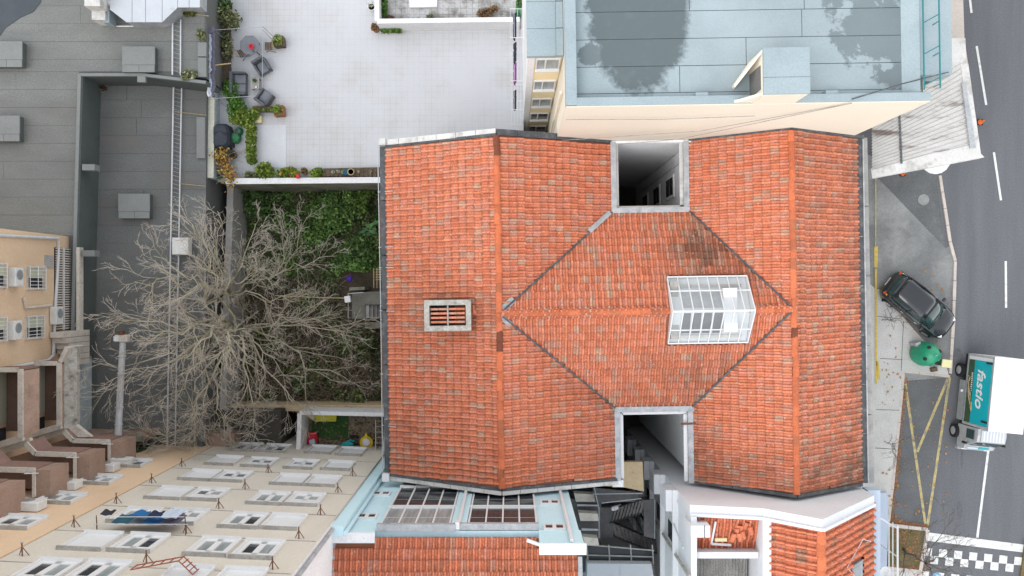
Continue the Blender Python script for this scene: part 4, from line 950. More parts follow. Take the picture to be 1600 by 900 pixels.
struct(bst.build('bramble_stems', mat('bramble', (.34,.27,.21),(.22,.16,.125),2,.9)), 'tangled dry bramble stems in the lower garden', 'brambles', 'stuff')
def bush(label, px, py, r, cols, n, size=.12, h=1.2, name='garden_bush'):
    b = W(px,py,GZ+h/2); b.z = GZ; t = thing(name, label, 'bush', b)
    mb = MB(); k = max(3, int(r*6))
    for i in range(k):
        a = i*2.4; q = r*.6*math.sqrt(i/k); cloud(mb, (b.x+q*math.cos(a),b.y+q*math.sin(a),GZ+h*.55+R.uniform(-.15,.15)), (r*.5,r*.5,h*.42), n//k, size, cols)
    mb.build('foliage', M['leaf'], t)['kind'] = 'stuff'; st = MB()
    for i in range(4): st.tube([(b.x,b.y,GZ),(b.x+R.gauss(0,r*.3),b.y+R.gauss(0,r*.3),GZ+h*.7)],.02,4)
    st.build('stem', M['twig'], t); return t
bush('large green bush in the middle of the upper garden', 520, 335, 1.5, MIDG, 1500)
bush('bright green bush below the terrace parapet near the house', 565, 315, .9, [(.1,.18,.03),(.16,.25,.05),(.08,.14,.03)], 520)
bush('dark green bush at the top left of the garden', 400, 320, 1.2, DARK+MIDG[:1], 900)
bush('leafy green bush left of the large middle bush', 450, 350, 1.1, MIDG+DARK, 900)
bush('dark bush against the house above the concrete steps', 560, 390, 1.1, DARK+MIDG[:2], 900)
bush('dull green bush below the concrete steps', 570, 545, .8, OLIVE+DARK, 420, h=.9)
bush('small yellow green bush near the tan wall', 562, 618, .6, OLIVE+LIME[:1], 300, h=.9)
bush('olive bush left of the yellow green bush', 480, 600, .9, OLIVE+DARK, 420, h=.8)
b = W(578,358,GZ+.6); b.z = GZ
t = thing('broad_leaf_plant', 'plant with large glossy leaves close to the house wall', 'plant', b)
for k in range(9):
    a = k*.7+R.uniform(-.4,.4); g_ = R.uniform(.55,1.05); d = Vector((math.cos(a),math.sin(a),R.uniform(-.1,.5)))*g_; s_ = Vector((-math.sin(a),math.cos(a),R.uniform(-.3,.3)))*g_; c0 = b+Vector((R.gauss(0,.1),R.gauss(0,.1),R.uniform(.4,.65)))
    mb = MB(); mb.tint = (.07*R.uniform(.8,1.3),.19*R.uniform(.8,1.2),.06); mb.add([c0,c0+d*.25+s_*.13,c0+d*.52+s_*.07,c0+d*.62-Vector((0,0,.08)),c0+d*.52-s_*.07,c0+d*.25-s_*.13],[(0,1,2,3,4,5)]); mb.build('large_leaf', M['leaf'], t)
MB().tube([b,b+Vector((0,0,.62))],.03,5).build('stem', M['twig'], t)
tag(MB().lathe([(.05,0),(.15,.06),(.17,.16),(.1,.26),(.03,.28)], W(547,436,GZ+.7), 12).build('ball_toy', M['purple']), 'purple ball lying in the ivy near the concrete steps', 'ball')
# concrete garden steps
b = W(570,475,0); t = thing('garden_steps', 'grey concrete landing with steps down into the garden beside the house', 'steps', (b.x,b.y,GZ))
MB().prism(WL([(550,457),(600,455),(600,476),(570,476),(570,498),(550,498)],.2),GZ,.2).build('landing', M['concrete_d'] if 'concrete_d' in M else mat('dull_concrete',(.20,.19,.165),(.15,.145,.125),1.3,.95,.2,fine=.2,dirt=(.09,.09,.06),dscale=1.5), t)
for i in range(4):
    MB().prism(WL([(571+i*6.2,477),(576.6+i*6.2,477),(576.6+i*6.2,497),(571+i*6.2,497)],.1-i*.3),GZ,.1-i*.3).build('step', M['zinc_dark'] if i%2 == 9 else M['concrete'], t)
MB().prism(WL([(570,503),(600,504),(600,513),(570,513)],-.6),GZ,-.6).build('landing_kerb', M['conc_moss'], t)
MB().prism(WL([(546,449),(570,448),(570,453),(546,454)],-.5),GZ,-.5).build('landing_kerb', M['conc_moss'], t)
for px, py in ((544,459),(544,497),(596,478),(596,500)): q = W(px,py,1.0); MB().tube([q,Vector((q.x,q.y,GZ))],.025,5).build('rail_post', M['steel'], t)
MB().tube([W(544,459,1.0),W(544,497,1.0)],.022,5).build('handrail', M['steel'], t); MB().tube([W(544,459,1.0),W(568,457,1.0)],.022,5).build('handrail', M['steel'], t)
tag(MB().box(W(543.5,467.5,1.1),(.3,.34,.3),rz=.15).build('meter_box', M['white_metal'], bevel=.02), 'white metal box on the railing of the concrete steps', 'box')
MBx = MB().tube([W(543,466,.9),W(500,465,.5),W(430,462,.3)],.03,5); tag(MBx.build('garden_pole', M['straw_wood']), 'thin pale pole running from the white box into the tree', 'pole')
t = thing('wooden_trellis', 'small yellowish wooden trellis leaning near the house above the steps', 'trellis', W(590,435,GZ))
for i in range(5): MB().beam(W(587,421+i*4,-.2),W(600,421+i*4,-.2),.04,.03).build('slat', M['straw_wood'], t)
for px in (584,589,594): MB().beam(W(px,419,-.24),W(px,450,-.6),.05,.03).build('rail', M['straw_wood'], t)
a = W(598,300,-.6)
wall_thing('brick_plinth', 'low red-brown plinth along the house side of the garden', 'wall', [(W(596,296,-.8),W(597,380,-.8),GZ,-.8,.2),(W(597,515,-.8),W(600,632,-.8),GZ,-.8,.2)], 'brown')
# ---------------- play yard
PZ = -.2
struct(MB().prism(WL([(468,645),(606,648),(606,712),(468,712)],PZ),-9,PZ+.02).build('yard_ground', M['dry']))
struct(MB().prism(WL([(487,650),(545,650),(544,684),(520,688),(487,682)],PZ+.03),PZ,PZ+.045).build('turf', M['turf']))
zz = PZ+1.6
wall_thing('yard_wall', 'white wall around the little play yard', 'wall', [(W(468,646,zz),W(466,704,zz),PZ,zz-.05,.18),(W(468,645,zz),W(604,648,zz),PZ,zz-.06,.16),(W(603,650,zz),W(601,704,zz),PZ,zz-.07,.12)], 'white', .05, 'white', .04)
b = W(509,652.5,PZ+.5); b.z = PZ
t = thing('toy_slide', 'yellow plastic bench-like slide against the play yard wall', 'slide', b)
MB().box(b+Vector((0,0,.42)),(1.1,.36,.08)).build('slide_bed', M['lime'], t, bevel=.02)
for s in (-1,1): MB().box(b+Vector((0,s*.17,.5)),(1.1,.04,.16)).build('slide_edge', M['lime'], t); MB().box(b+Vector((s*.45,0,.2)),(.06,.3,.4)).build('leg', M['lime'], t)
b = W(488,648.5,PZ+.4); b.z = PZ
t = thing('toy_bucket', 'round yellow tub in the corner of the play yard', 'tub', b)
MB().lathe([(.15,0),(.2,.35),(.23,.36),(.18,.38),(.16,.1)], b, 14).build('tub', M['yel'], t); MB().lathe([(.16,.3),(.16,.32)], b, 12).build('sand', M['pale_yellow'], t)
b = W(487,686,PZ+.4); b.z = PZ
t = thing('toy_car', 'red and white ride-on toy car in the play yard', 'toy car', b)
rings = [[b+Vector((x*w_,y,z)) for x, z in ((-1,.08),(-1,.3),(-.7,.42),(.7,.42),(1,.3),(1,.08))] for y, w_ in ((-.36,.18),(-.3,.26),(0,.28),(.3,.26),(.36,.18))]
MB().loft(rings).build('body', M['red'], t); MB().box(b+Vector((.04,-.14,.45)),(.3,.26,.1),rz=.3).build('seat', M['pale_cloth'], t, bevel=.03)
for sx_ in (-.24,.24):
    for sy in (-.22,.22): MB().lathe([(.1,-.04),(.1,.04)], n=10, M=Matrix.Translation(b+Vector((sx_,sy,.1)))@Matrix.Rotation(math.pi/2,4,'Y')).build('wheel', M['rubber'], t)
b = W(548,692,PZ+.3); b.z = PZ
t = thing('toy_scooter', 'teal plastic scooter lying in the play yard', 'scooter', b)
MB().prism([(b.x-.62,b.y-.12),(b.x+.1,b.y-.16),(b.x+.22,b.y+.12),(b.x-.05,b.y+.18)],PZ+.1,PZ+.3).build('deck', M['tealp'], t, bevel=.03)
MB().tube([b+Vector((.15,.0,.25)),b+Vector((.25,.1,.75))],.03,6).build('steering_column', M['black'], t); MB().tube([b+Vector((.05,.2,.75)),b+Vector((.4,.0,.75))],.03,6).build('handlebar', M['black'], t)
for dx in (-.5,.25): MB().lathe([(.1,-.03),(.1,.03)], n=12, M=Matrix.Translation(b+Vector((dx,-.1,.1)))@Matrix.Rotation(math.pi/2,4,'X')).build('wheel', M['rubber'], t)
mb = MB(); 
for k in range(3): mb.loft([[b+Vector((.02+.12*k+.12*q*math.cos(a),.3+.08*q*math.sin(a),z)) for a in [j*math.pi/3 for j in range(6)]] for z, q in ((.02,1),(.12,1.1),(.22,.5))])
tag(mb.build('dark_sack', M['black']), 'black cloth bundle behind the teal scooter', 'bundle')
b = W(572,692,PZ+.3); b.z = PZ
t = thing('ride_on_toy', 'yellow round ride-on toy with white seat in the play yard', 'toy', b)
MB().lathe([(.2,.08),(.34,.12),(.36,.24),(.28,.32),(.2,.3)], b, 20).build('body', M['yel'], t); MB().lathe([(.2,.3),(.21,.4),(.14,.44)], b+Vector((.02,.04,0)), 16).build('seat', M['white_metal'], t)
MB().prism([(b.x-.1,b.y+.3),(b.x+.1,b.y+.3),(b.x+.03,b.y+.52),(b.x-.03,b.y+.52)],PZ+.15,PZ+.35).build('handle', M['yel'], t)
t = thing('wire_shelf', 'rusty wire shelf along the right wall of the play yard', 'shelf', W(592,680,PZ))
for px, py in ((587,657),(598,657),(587,702),(598,702)): q = W(px,py,PZ+.9); MB().tube([q,Vector((q.x,q.y,PZ))],.02,5).build('post', M['rust'], t)
for i in range(6): MB().beam(W(587,658+i*8.5,PZ+.88),W(598,658+i*8.5,PZ+.88),.03,.02).build('shelf_bar', M['sill'], t)
MB().beam(W(587,656,PZ+.9),W(587,703,PZ+.9),.03,.03).build('shelf_edge', M['pipe'], t)
sp = []
for _ in range(500):
    p = W(R.uniform(484,600), R.choice((R.uniform(680,703),R.uniform(650,703))), PZ+.06); sp.append(((p.x,p.y,PZ+R.uniform(.03,.07)), R.choice(((.1,.06,.03),(.16,.1,.05),(.06,.045,.03),(.2,.14,.05)))))
scatter_quads('leaf_litter', 'brown leaf litter on the play yard ground', 'leaf litter', sp, M['leaf'], .1)

# ================================================================ bare trees
def bare_tree(name, label, base, targets, rng, r0, twig_n, seed_len, rise, bm='bark', tm='twig', rmin=.0085):
    t = thing(name, label, 'tree', base)
    big = MB(); sm = MB(); cnt = [0]
    def curve(p, q, n, wob):
        pts = [p]
        for i in range(1, n+1):
            s = i/n; c = p.lerp(q, s); w = wob*math.sin(math.pi*s)*.7
            pts.append(c+Vector((rng.gauss(0,w),rng.gauss(0,w),rng.gauss(0,w*.6)+wob*.8*math.sin(math.pi*s))) if i < n else q)
        return pts
    def grow(pts, r, depth):
        L = sum((pts[i+1]-pts[i]).length for i in range(len(pts)-1))
        if depth >= 4 or r < .006: return
        n = twig_n[depth]
        for i in range(n):
            s = .18+.82*(i+rng.random()*.8)/n; f = s*(len(pts)-1); k = min(int(f), len(pts)-2)
            p = pts[k].lerp(pts[k+1], f-k); d = (pts[k+1]-pts[k]).normalized()
            ang = rng.uniform(.35,.85); ax = d.cross(Vector((rng.gauss(0,1),rng.gauss(0,1),rng.gauss(0,1)))).normalized()
            nd = (Matrix.Rotation(ang,3,ax) @ d); nd.z = nd.z*.6+.12; nd.normalize()
            l = L*rng.uniform(.28,.55)*(1.1-.5*s)+.12
            q = curve(p, p+nd*l, 3 if depth < 2 else 2, l*.07)
            rr = r*(1-.6*s)*rng.uniform(.42,.62); rr = max(rr, rmin)
            (big if depth < 1 else sm).tube(q, rr, 5 if depth < 1 else 3, max(rmin*.8, rr*.5)); cnt[0] += 1
            grow(q, rr, depth+1)
    for (org, tip, r) in targets:
        pts = curve(Vector(org), Vector(tip), 7, (Vector(tip)-Vector(org)).length*.07)
        big.tube(pts, r, 7, r*.25); grow(pts, r, 0)
    big.build('trunk', M[bm], t, smooth=True); c = sm.build('crown', M[tm], t); c['kind'] = 'stuff'
    return t
rt = random.Random(21)
b0 = W(392,515,-1.0); b0.z = GZ
def lim(ox, oy, oz, tx, ty, tz, r): return (W(ox,oy,oz), W(tx,ty,tz), r)
o1 = (392,515,-1.6)
TR = [b0, W(386,508,0.2), W(372,515,1.6), W(352,505,3.0), W(338,512,4.2)]
T1 = [(b0, TR[2], .17), (TR[2], TR[4], .11)]
def on_trunk(s_):
    f = s_*(len(TR)-1.01); k = int(f); return TR[k].lerp(TR[k+1], f-k)
T1 += [(on_trunk(.25+.7*min(1,max(0,(tz-1.5)/5))*rt.uniform(.6,1.0)), W(tx,ty,tz), r) for tx,ty,tz,r in ((300,430,5.5,.085),(240,520,6.5,.085),(215,590,5.5,.08),(250,640,5.0,.07),(300,660,4.8,.075),(340,640,4.5,.07),(400,650,3.2,.07),(470,640,2.2,.065),(540,590,2.0,.06),(550,520,2.2,.055),(330,400,5.0,.08),(180,500,6.0,.06),(290,560,6.5,.08),(500,500,2.6,.06),(150,610,5.0,.055),(350,560,6.5,.07),(430,560,3.5,.06))]
bare_tree('bare_tree', 'large leafless tree spreading pale branches over garden and felt roof', b0, T1, rt, .2, [8,4,3,1], 1, 1)
b1 = W(372,470,-1.0); b1.z = GZ
TS = [b1, W(366,462,.4), W(348,452,2.4)]
T2 = [(b1, TS[1], .13), (TS[1], TS[2], .08)] + [(TS[1].lerp(TS[2], rt.uniform(0,.9)), W(tx,ty,tz), r) for tx,ty,tz,r in ((300,350,4.5,.065),(340,330,3.5,.055),(400,350,2.5,.055),(450,420,2.2,.05),(470,470,2.2,.05),(240,400,5.5,.07),(210,440,5.8,.06),(400,420,3.8,.05),(270,470,6.0,.06))]
bare_tree('bare_tree', 'leafless tree beside the garden wall just above the largest one', b1, T2, rt, .15, [8,4,3,1], 1, 1)
b2 = W(438,450,-1.0); b2.z = GZ
T3 = [(b2, W(442,425,-.2), .06)] + [lim(442,425,-.3,tx,ty,tz,r) for tx,ty,tz,r in ((445,345,1.2,.04),(480,340,1.0,.035),(525,400,1.0,.04),(420,380,1.4,.035))]
bare_tree('bare_tree', 'slender leafless sapling over the ivy below the terrace', b2, T3, rt, .08, [6,4,2,1], 1, 1)
b3 = W(330,690,.5); b3.z = GZ
T4 = [(b3, W(330,668,1.0), .1)] + [lim(330,668,.9,tx,ty,tz,r) for tx,ty,tz,r in ((250,690,4.0,.055),(290,700,3.2,.05),(370,700,2.4,.05),(430,690,1.6,.045),(400,640,2.5,.045),(300,620,4.2,.05),(200,690,4.2,.045))]
bare_tree('bare_tree', 'leafless tree growing close to the beige facade', b3, T4, rt, .1, [8,4,3,1], 1, 1)

# ================================================================ grey felt roofs (west)
UZ, LZ = 3.5, 2.0
up = thing('felt_roof_building', 'flat-roofed building with grey roofing felt on two levels', 'building', W(150,250,-9))
body = MB(); body.prism([p[:2] for p in (W(-120,-80,UZ),W(322,-80,UZ),W(322,122,UZ),W(122,114,UZ),W(112,700,UZ),W(-120,700,UZ))],-9,UZ-.02); body.build('wall', M['felt_seam'], up)
lowr = MB(); lowr.prism([p[:2] for p in (W(120,110,LZ),W(324,110,LZ),W(316,700,LZ),W(112,700,LZ))],-9,LZ-.02); lowr.build('wall', M['felt_seam'], up)
def felt_rows(px0, px1, py0, py1, z, stepv, m, slant=0):
    y = py0; i = 0
    while y < py1:
        y2 = min(y+stepv, py1); cuts = sorted([px0, px1]+([R.uniform(px0+40,px1-40)] if px1-px0 > 100 and R.random() < .4 else []))
        for a, b in zip(cuts[:-1], cuts[1:]):
            pts = [W(a+.2,y+.16,z),W(b-.2,y+.16,z),W(b-.2,y2-.16,z),W(a+.2,y2-.16,z)]
            MB().prism([p[:2] for p in pts], z-.02, z+R.uniform(.0,.012)).build('felt_sheet', M[m], up)
        y = y2; i += 1
felt_rows(-110,320,-75,112,UZ,28,'felt'); felt_rows(-110,124,112,368,UZ,28,'felt')
felt_rows(151,322,128,690,LZ,28,'felt_low')
# step wall between the levels
def edge(a, b, w, z0, z1, m, nm, par=up):
    MB().beam(Vector((a.x,a.y,(z0+z1)/2)),Vector((b.x,b.y,(z0+z1)/2)),w,z1-z0).build(nm, M[m], par)
e0, e1, e2 = W(124,117,UZ+.2), W(112,560,UZ+.2), W(322,129,UZ+.2)
edge(e0+Vector((.08,0,0)), e1+Vector((.08,0,0)), .2, LZ, UZ+.2, 'green_felt', 'step_wall'); edge(e0, W(222,117,UZ+.2), .2, LZ, UZ+.2, 'green_felt', 'step_wall'); edge(W(222,117,UZ+.2), e2, .2, LZ, UZ+.2, 'green_felt', 'step_wall')
edge(e0+Vector((.03,0,0)), e1+Vector((.03,0,0)), .16, UZ+.2, UZ+.26, 'hatch', 'step_coping'); edge(e0, W(222,117,UZ+.2), .14, UZ+.2, UZ+.255, 'hatch', 'step_coping'); edge(W(222,117,UZ+.2), e2, .14, UZ+.2, UZ+.256, 'hatch', 'step_coping')
for py in (262,396): MB().box(W(131,py,UZ+.1)+Vector((.3,0,-.1)),(.62,.3,.5)).build('step_pier', M['hatch'], up)
MB().box(W(222,121,UZ+.2)+Vector((0,-.1,0)),(.4,.3,.16)).build('step_pier', M['hatch'], up)
edge(W(113,560,UZ),W(113,690,UZ),.3,LZ,UZ-.3,'pale_blue','step_wall')
MB().prism([p[:2] for p in (W(-60,-60,UZ+.03),W(62,-60,UZ+.03),W(64,2,UZ+.03),W(52,18,UZ+.03),W(30,28,UZ+.03),W(8,44,UZ+.03),W(0,56,UZ+.03),W(-60,60,UZ+.03))], UZ-.01, UZ+.03).build('felt_patch', M['felt_wet'], up)
def hatch(px, py, z, label, w=1.6, d=1.28):
    c = W(px,py,z+.35); c.z = z; t = thing('roof_hatch', label, 'roof hatch', c, 'felt-covered roof hatches')
    MB().box(c+Vector((0,0,.17)),(w-.06,d-.06,.34)).build('upstand', M['green_felt'], t)
    MB().box(c+Vector((0,d*.14,.37)),(w,d*.70,.06)).build('cover_sheet', M['hatch'], t); MB().box(c+Vector((-w*.24,-d*.355,.37)),(w*.5,d*.27,.058)).build('cover_sheet', M['hatch'], t); MB().box(c+Vector((w*.255,-d*.355,.37)),(w*.47,d*.27,.055)).build('cover_sheet', M['hatch'], t)
hatch(217,93,UZ,'grey roof hatch between the ladder and the step wall'); hatch(10,85,UZ,'grey roof hatch cut by the left edge, upper one'); hatch(6,201,UZ,'grey roof hatch cut by the left edge, lower one'); hatch(210,322,LZ,'grey roof hatch alone on the lower felt roof')
def roof_ladder(label, a, b, z, wpx):
    t = thing('roof_ladder', label, 'ladder', W(*a,z-.12), 'white ladders lying on the felt roof')
    A = W(*a,z); B = W(*b,z); off = Vector((wpx*(H-z)/F,0,0)); n = int((B-A).length/.21)
    MB().beam(A,B,.06,.07).build('rail', M['pipe'], t); MB().beam(A+off+Vector((0,-.4,0)),B+off,.05,.06).build('rail', M['pipe'], t)
    for i in range(1,n):
        p = A.lerp(B,i/n); MB().tube([p,p+off+Vector((0,-.12,0))],.013,4).build('rung', M['zinc'], t)
roof_ladder('white ladder lying on the upper felt roof', (270,18),(269.5,117), UZ+.12, 12.5)
roof_ladder('very long white ladder lying on the lower felt roof', (271.5,125),(261,706), LZ+.12, 12.5)
# metal clad structure at the top
t = thing('metal_roof_unit', 'white metal-clad rooftop unit with chamfered corners at the top edge', 'rooftop unit', W(250,0,UZ))
zu = UZ+.9
MB().prism([p[:2] for p in (W(172,-60,zu),W(312,-60,zu),W(312,9,zu),W(278,10,zu),W(254,33,zu),W(198,34,zu),W(172,14,zu))],UZ+.012,zu).build('casing', M['zinc'], t)
M['clad'] = mat('white_cladding', (.50,.53,.57), (.46,.49,.52), .8, .6, fine=.05, dirt=(.2,.2,.17), dscale=.9, dlo=.62, dhi=.75)
xs = [172,207,228,254,278,296,313]
for a, b in zip(xs[:-1], xs[1:]):
    ya = lambda x: 14+(x-172)*20/26 if x < 198 else (34 if x < 254 else (34-(x-254)*23/24 if x < 278 else 11))
    pts = [W(a+.4,-60,zu),W(b-.4,-60,zu),W(b-.4,ya(b-.4)+1,zu)]+([W(198,35,zu)] if a < 198 < b else [])+[W(a+.4,ya(a+.4)+1,zu)]
    MB().prism([p[:2] for p in pts], zu, zu+.04).build('cladding_panel', M['clad'], t)
t = thing('ventilation_duct', 'white duct boxes left of the metal-clad rooftop unit', 'duct', W(160,20,UZ))
MB().box(W(157,-6,UZ+.8),(.75,1.5,1.5)).build('duct_box', M['white_old'], t, bevel=.02); MB().box(W(161,27,UZ+.45),(.66,.55,.86)).build('duct_box', M['white_old'], t, bevel=.02)
MB().box(W(172,28,UZ+.4),(.28,.7,.7)).build('duct_side', M['blue_roof'], t); MB().tube([W(170,5,UZ+.7),W(178,5,UZ+.7)],.16,12).build('duct_collar', M['white_metal'], t)
tag(MB().tube([W(180,41,UZ+.08),W(210,41,UZ+.08),W(235,40,UZ+.09),W(252,36,UZ+.1),W(270,22,UZ+.3),W(280,14,UZ+.5),W(303,11,UZ+.5)],.035,6).build('roof_pipe', M['white_metal']), 'white pipe curving round the metal-clad rooftop unit', 'pipe')
for n_, (z, a, b, lab) in enumerate(((UZ+.05,(282,19),(326,25),'thin pale pipe from the rooftop unit to the parapet'),(LZ+.15,(270,174),(322,180),'thin rusty pipe crossing the lower felt roof'),(LZ+.15,(281,287),(321,291),'thin pale pipe at the middle of the lower felt roof'))):
    tag(MB().tube([W(*a,z),W(*b,z)],.02,5).build('roof_pipe', M['straw_wood']), lab, 'pipe')
for px0, px1, py0, py1, z, lab in ((309,322,66,88,UZ,'pale felt-covered ledge, first from the top, by the parapet'),(309,322,90,120,UZ,'pale felt-covered ledge just above the step wall'),(307,320,183,247,LZ,'long pale felt-covered ledge on the lower roof by the parapet')):
    tag(MB().prism([p[:2] for p in (W(px0,py0,z+.15),W(px1,py0,z+.15),W(px1,py1,z+.15),W(px0,py1,z+.15))], z, z+.15).build('roof_ledge', M['hatch']), lab, 'ledge')
hedge('roof_weed', 'green moss and weeds beside the rooftop unit', ppx([(296,18),(301,20),(292,20)],UZ), .2, 90, [(.12,.15,.02),(.08,.1,.02)], z=UZ+.012, h=.2)
hedge('roof_weed', 'tuft of weeds by the parapet on the upper felt roof', ppx([(316,58),(314,53)],UZ+.2), .2, 60, OLIVE, z=UZ+.012, h=.4)
hedge('roof_weed', 'tuft of weeds beside the step wall and the ladder', ppx([(295,116),(301,117),(290,119)],UZ+.2), .25, 80, OLIVE+[(.4,.4,.3)], z=UZ+.012, h=.4)
hedge('roof_weed', 'dry brown weeds in the corner of the lower felt roof', ppx([(157,133),(162,136)],LZ+.1), .2, 60, [(.12,.08,.06),(.08,.06,.04)], z=LZ+.012, h=.25)
tag(MB().box(W(284.5,385,LZ+.5),(.82,.86,.5)).build('roof_cabinet', M['ac'], bevel=.03), 'white metal cabinet among the branches next to the long ladder', 'cabinet')
# ================================================================ pale blue house with glazed stair halls (south)
BY = -9.05
bl = thing('blue_house', 'pale blue house with tall glazed bays and a red tile roof', 'house', (-2,-12,-9))
MB().bx(-6.62,2.5,-20,BY,-9,12.9).build('wall', M['blue'], bl)
def bay(x0, x1, curt):
    w = MB().bx(x0,x1,BY,BY+.06,-4,12.75).build('glazed_bay', M['pvc'], bl)
    # storeys (z top, z bottom) with pane rows
    for zt, zb, rows_ in ((12.68,10.25,(.52,1.0)),(10.05,7.0,(.28,.62,1.0)),(6.75,3.9,(.28,.62,1.0)),(3.65,.8,(.3,.65,1.0))):
        prev = 0.0
        for r_ in rows_:
            for c in range(4):
                a = x0+.05+(x1-x0-.1)*c/4+.035; b = x0+.05+(x1-x0-.1)*(c+1)/4-.035
                za = zb+(zt-zb)*prev+.04; zb2 = zb+(zt-zb)*r_-.04
                MB().bx(a,b,BY+.05,BY+.075,za,zb2).build('pane', M['curtain'] if (curt and zt > 12) else M['dark_glass'], w)
            prev = r_
        MB().bx(x0-.02,x1+.02,BY+.06,BY+.16,zb-.17,zb-.03).build('transom', M['pvc'], w)
        for c in range(5):
            xx = x0+.05+(x1-x0-.1)*c/4; MB().bx(xx-.03,xx+.03,BY+.06,BY+.12,zb-.02,zt+.02).build('mullion', M['pvc'], w)
bay(-5.02,-2.32,True); bay(-1.70,.98,False)
MB().bx(-2.30,-1.72,BY,BY+.12,-9,12.75).build('pilaster', M['blue'], bl); MB().tube([(-2.0,BY+.2,12.6),(-2.0,BY+.2,-8)],.07,8).build('drain_pipe', M['pvc'], bl)
MB().bx(-6.62,-6.15,BY,BY+.35,-9,13.6).build('pilaster', M['blue'], bl); MB().tube([(-6.08,BY+.12,13.6),(-6.08,BY+.12,-8)],.08,8).build('drain_pipe', M['blue'], bl)
MB().tube([(2.12,BY+.1,14.4),(2.12,BY+.1,-8)],.07,8).build('drain_pipe', M['pvc'], bl)
def small_window(x, z, y=BY, par=bl):
    w = MB(); w.bx(x-.42,x+.42,y-.002,y+.05,z-.36,z-.28); w.bx(x-.42,x+.42,y-.002,y+.09,z+.28,z+.37); w.bx(x-.42,x-.33,y-.002,y+.05,z-.28,z+.28); w.bx(x+.33,x+.42,y-.002,y+.05,z-.28,z+.28); w.bx(x-.07,x+.07,y-.002,y+.05,z-.28,z+.28)
    w = w.build('window', M['pvc'], par)
    for a, b in ((-.33,-.07),(.07,.33)): MB().bx(x+a,x+b,y-.002,y+.02,z-.28,z+.28).build('pane', M['dark_glass'], w)
for x, z in ((-5.75,11.2),(-5.75,7.8),(-5.75,4.5),(1.6,9.2),(1.6,12.6),(1.6,5.8)): small_window(x, z)
MB().bx(-6.6,-5.1,BY-.28,BY+.02,12.95,13.3).build('parapet', M['blue'], bl); MB().bx(-6.66,-5.05,BY-.32,BY+.05,13.3,13.4).build('coping', M['white'], bl)
MB().bx(1.0,2.55,BY-.3,BY+.02,12.95,14.5).build('parapet', M['blue'], bl); MB().bx(.96,2.62,BY-.34,BY+.05,14.5,14.6).build('coping', M['white'], bl)
MB().bx(-5.05,-2.1,BY-.02,BY+.24,12.78,12.98).build('gutter', M['zinc'], bl); MB().bx(-1.98,1.0,BY-.02,BY+.24,12.70,12.9).build('gutter', M['zinc'], bl)
MB().bx(-2.12,-1.96,BY+.04,BY+.3,12.6,12.95).build('gutter_box', M['pvc'], bl)
RA = math.radians(17)
rb = MB().prism([(-6.62,-18),(2.5,-18),(2.5,-9.35),(-6.62,-9.35)],12.4,[13.05+8.65*math.tan(RA),13.05+8.65*math.tan(RA),13.05,13.05]).build('roof', M['deck'], bl)
T2r = TileRoof(.215,.40,1.1)
T2r.slope((2.42,-9.28,13.06),(-1,0,0),(0,-math.cos(RA),math.sin(RA)),42,14,lambda x,y: -6.6 < x < 2.45 and not (x < -5.05 and y > -9.5) and not (x > .95 and y > -9.5), lambda p: .25, wild=.5, pal=[0,2,4,2,4,6,7,8,4,2])
T2r.build(rb, 290)
MB().beam((-6.6,-9.4,13.12),(-6.6,-14,13.12+4.6*math.tan(RA)),.14,.14).build('verge_flashing', M['zinc'], bl); MB().beam((2.5,-9.9,13.3),(2.5,-14,13.3+4.1*math.tan(RA)),.16,.16).build('verge_flashing', M['zinc'], bl)
MB().beam((.55,-9.32,13.2),(1.05,-9.5,13.2),.12,.08).build('flashing_end', M['white'], bl)
# ================================================================ tall beige block (bottom left)
FA = math.atan(.044); FY0 = -8.60
fy = lambda x: FY0 + (-6.6-x)*.044
def FP(px, py):
    ux, uy = (px-800)/F, (450-py)/F           # point on the facade plane y = fy(x)
    d = (FY0-6.6*.044)/(uy+.044*ux); return Vector((ux*d, uy*d, H-d))
be = thing('beige_apartment_block', 'tall beige apartment block with rows of windows facing the garden', 'building', (-12,-14,-9))
XB0, XB1 = -15.5, -6.64
MB().prism([(XB0,fy(XB0)),(XB1,fy(XB1)),(XB1,-24),(XB0,-24)],-9,23).build('wall', M['beige'], be)
MB().prism([(XB1,fy(XB1)-.05),(XB1+.04,fy(XB1)-.05),(XB1+.04,-24),(XB1,-24)],13.0,22.9).build('side_wall', M['white'], be)
MB().tube([(XB1+.12,fy(XB1)-.2,22),(XB1+.12,fy(XB1)-.2,13.2)],.07,8).build('drain_pipe', M['zinc'], be)
FM = lambda p: Matrix.Translation(p) @ Matrix.Rotation(-FA, 4, 'Z')
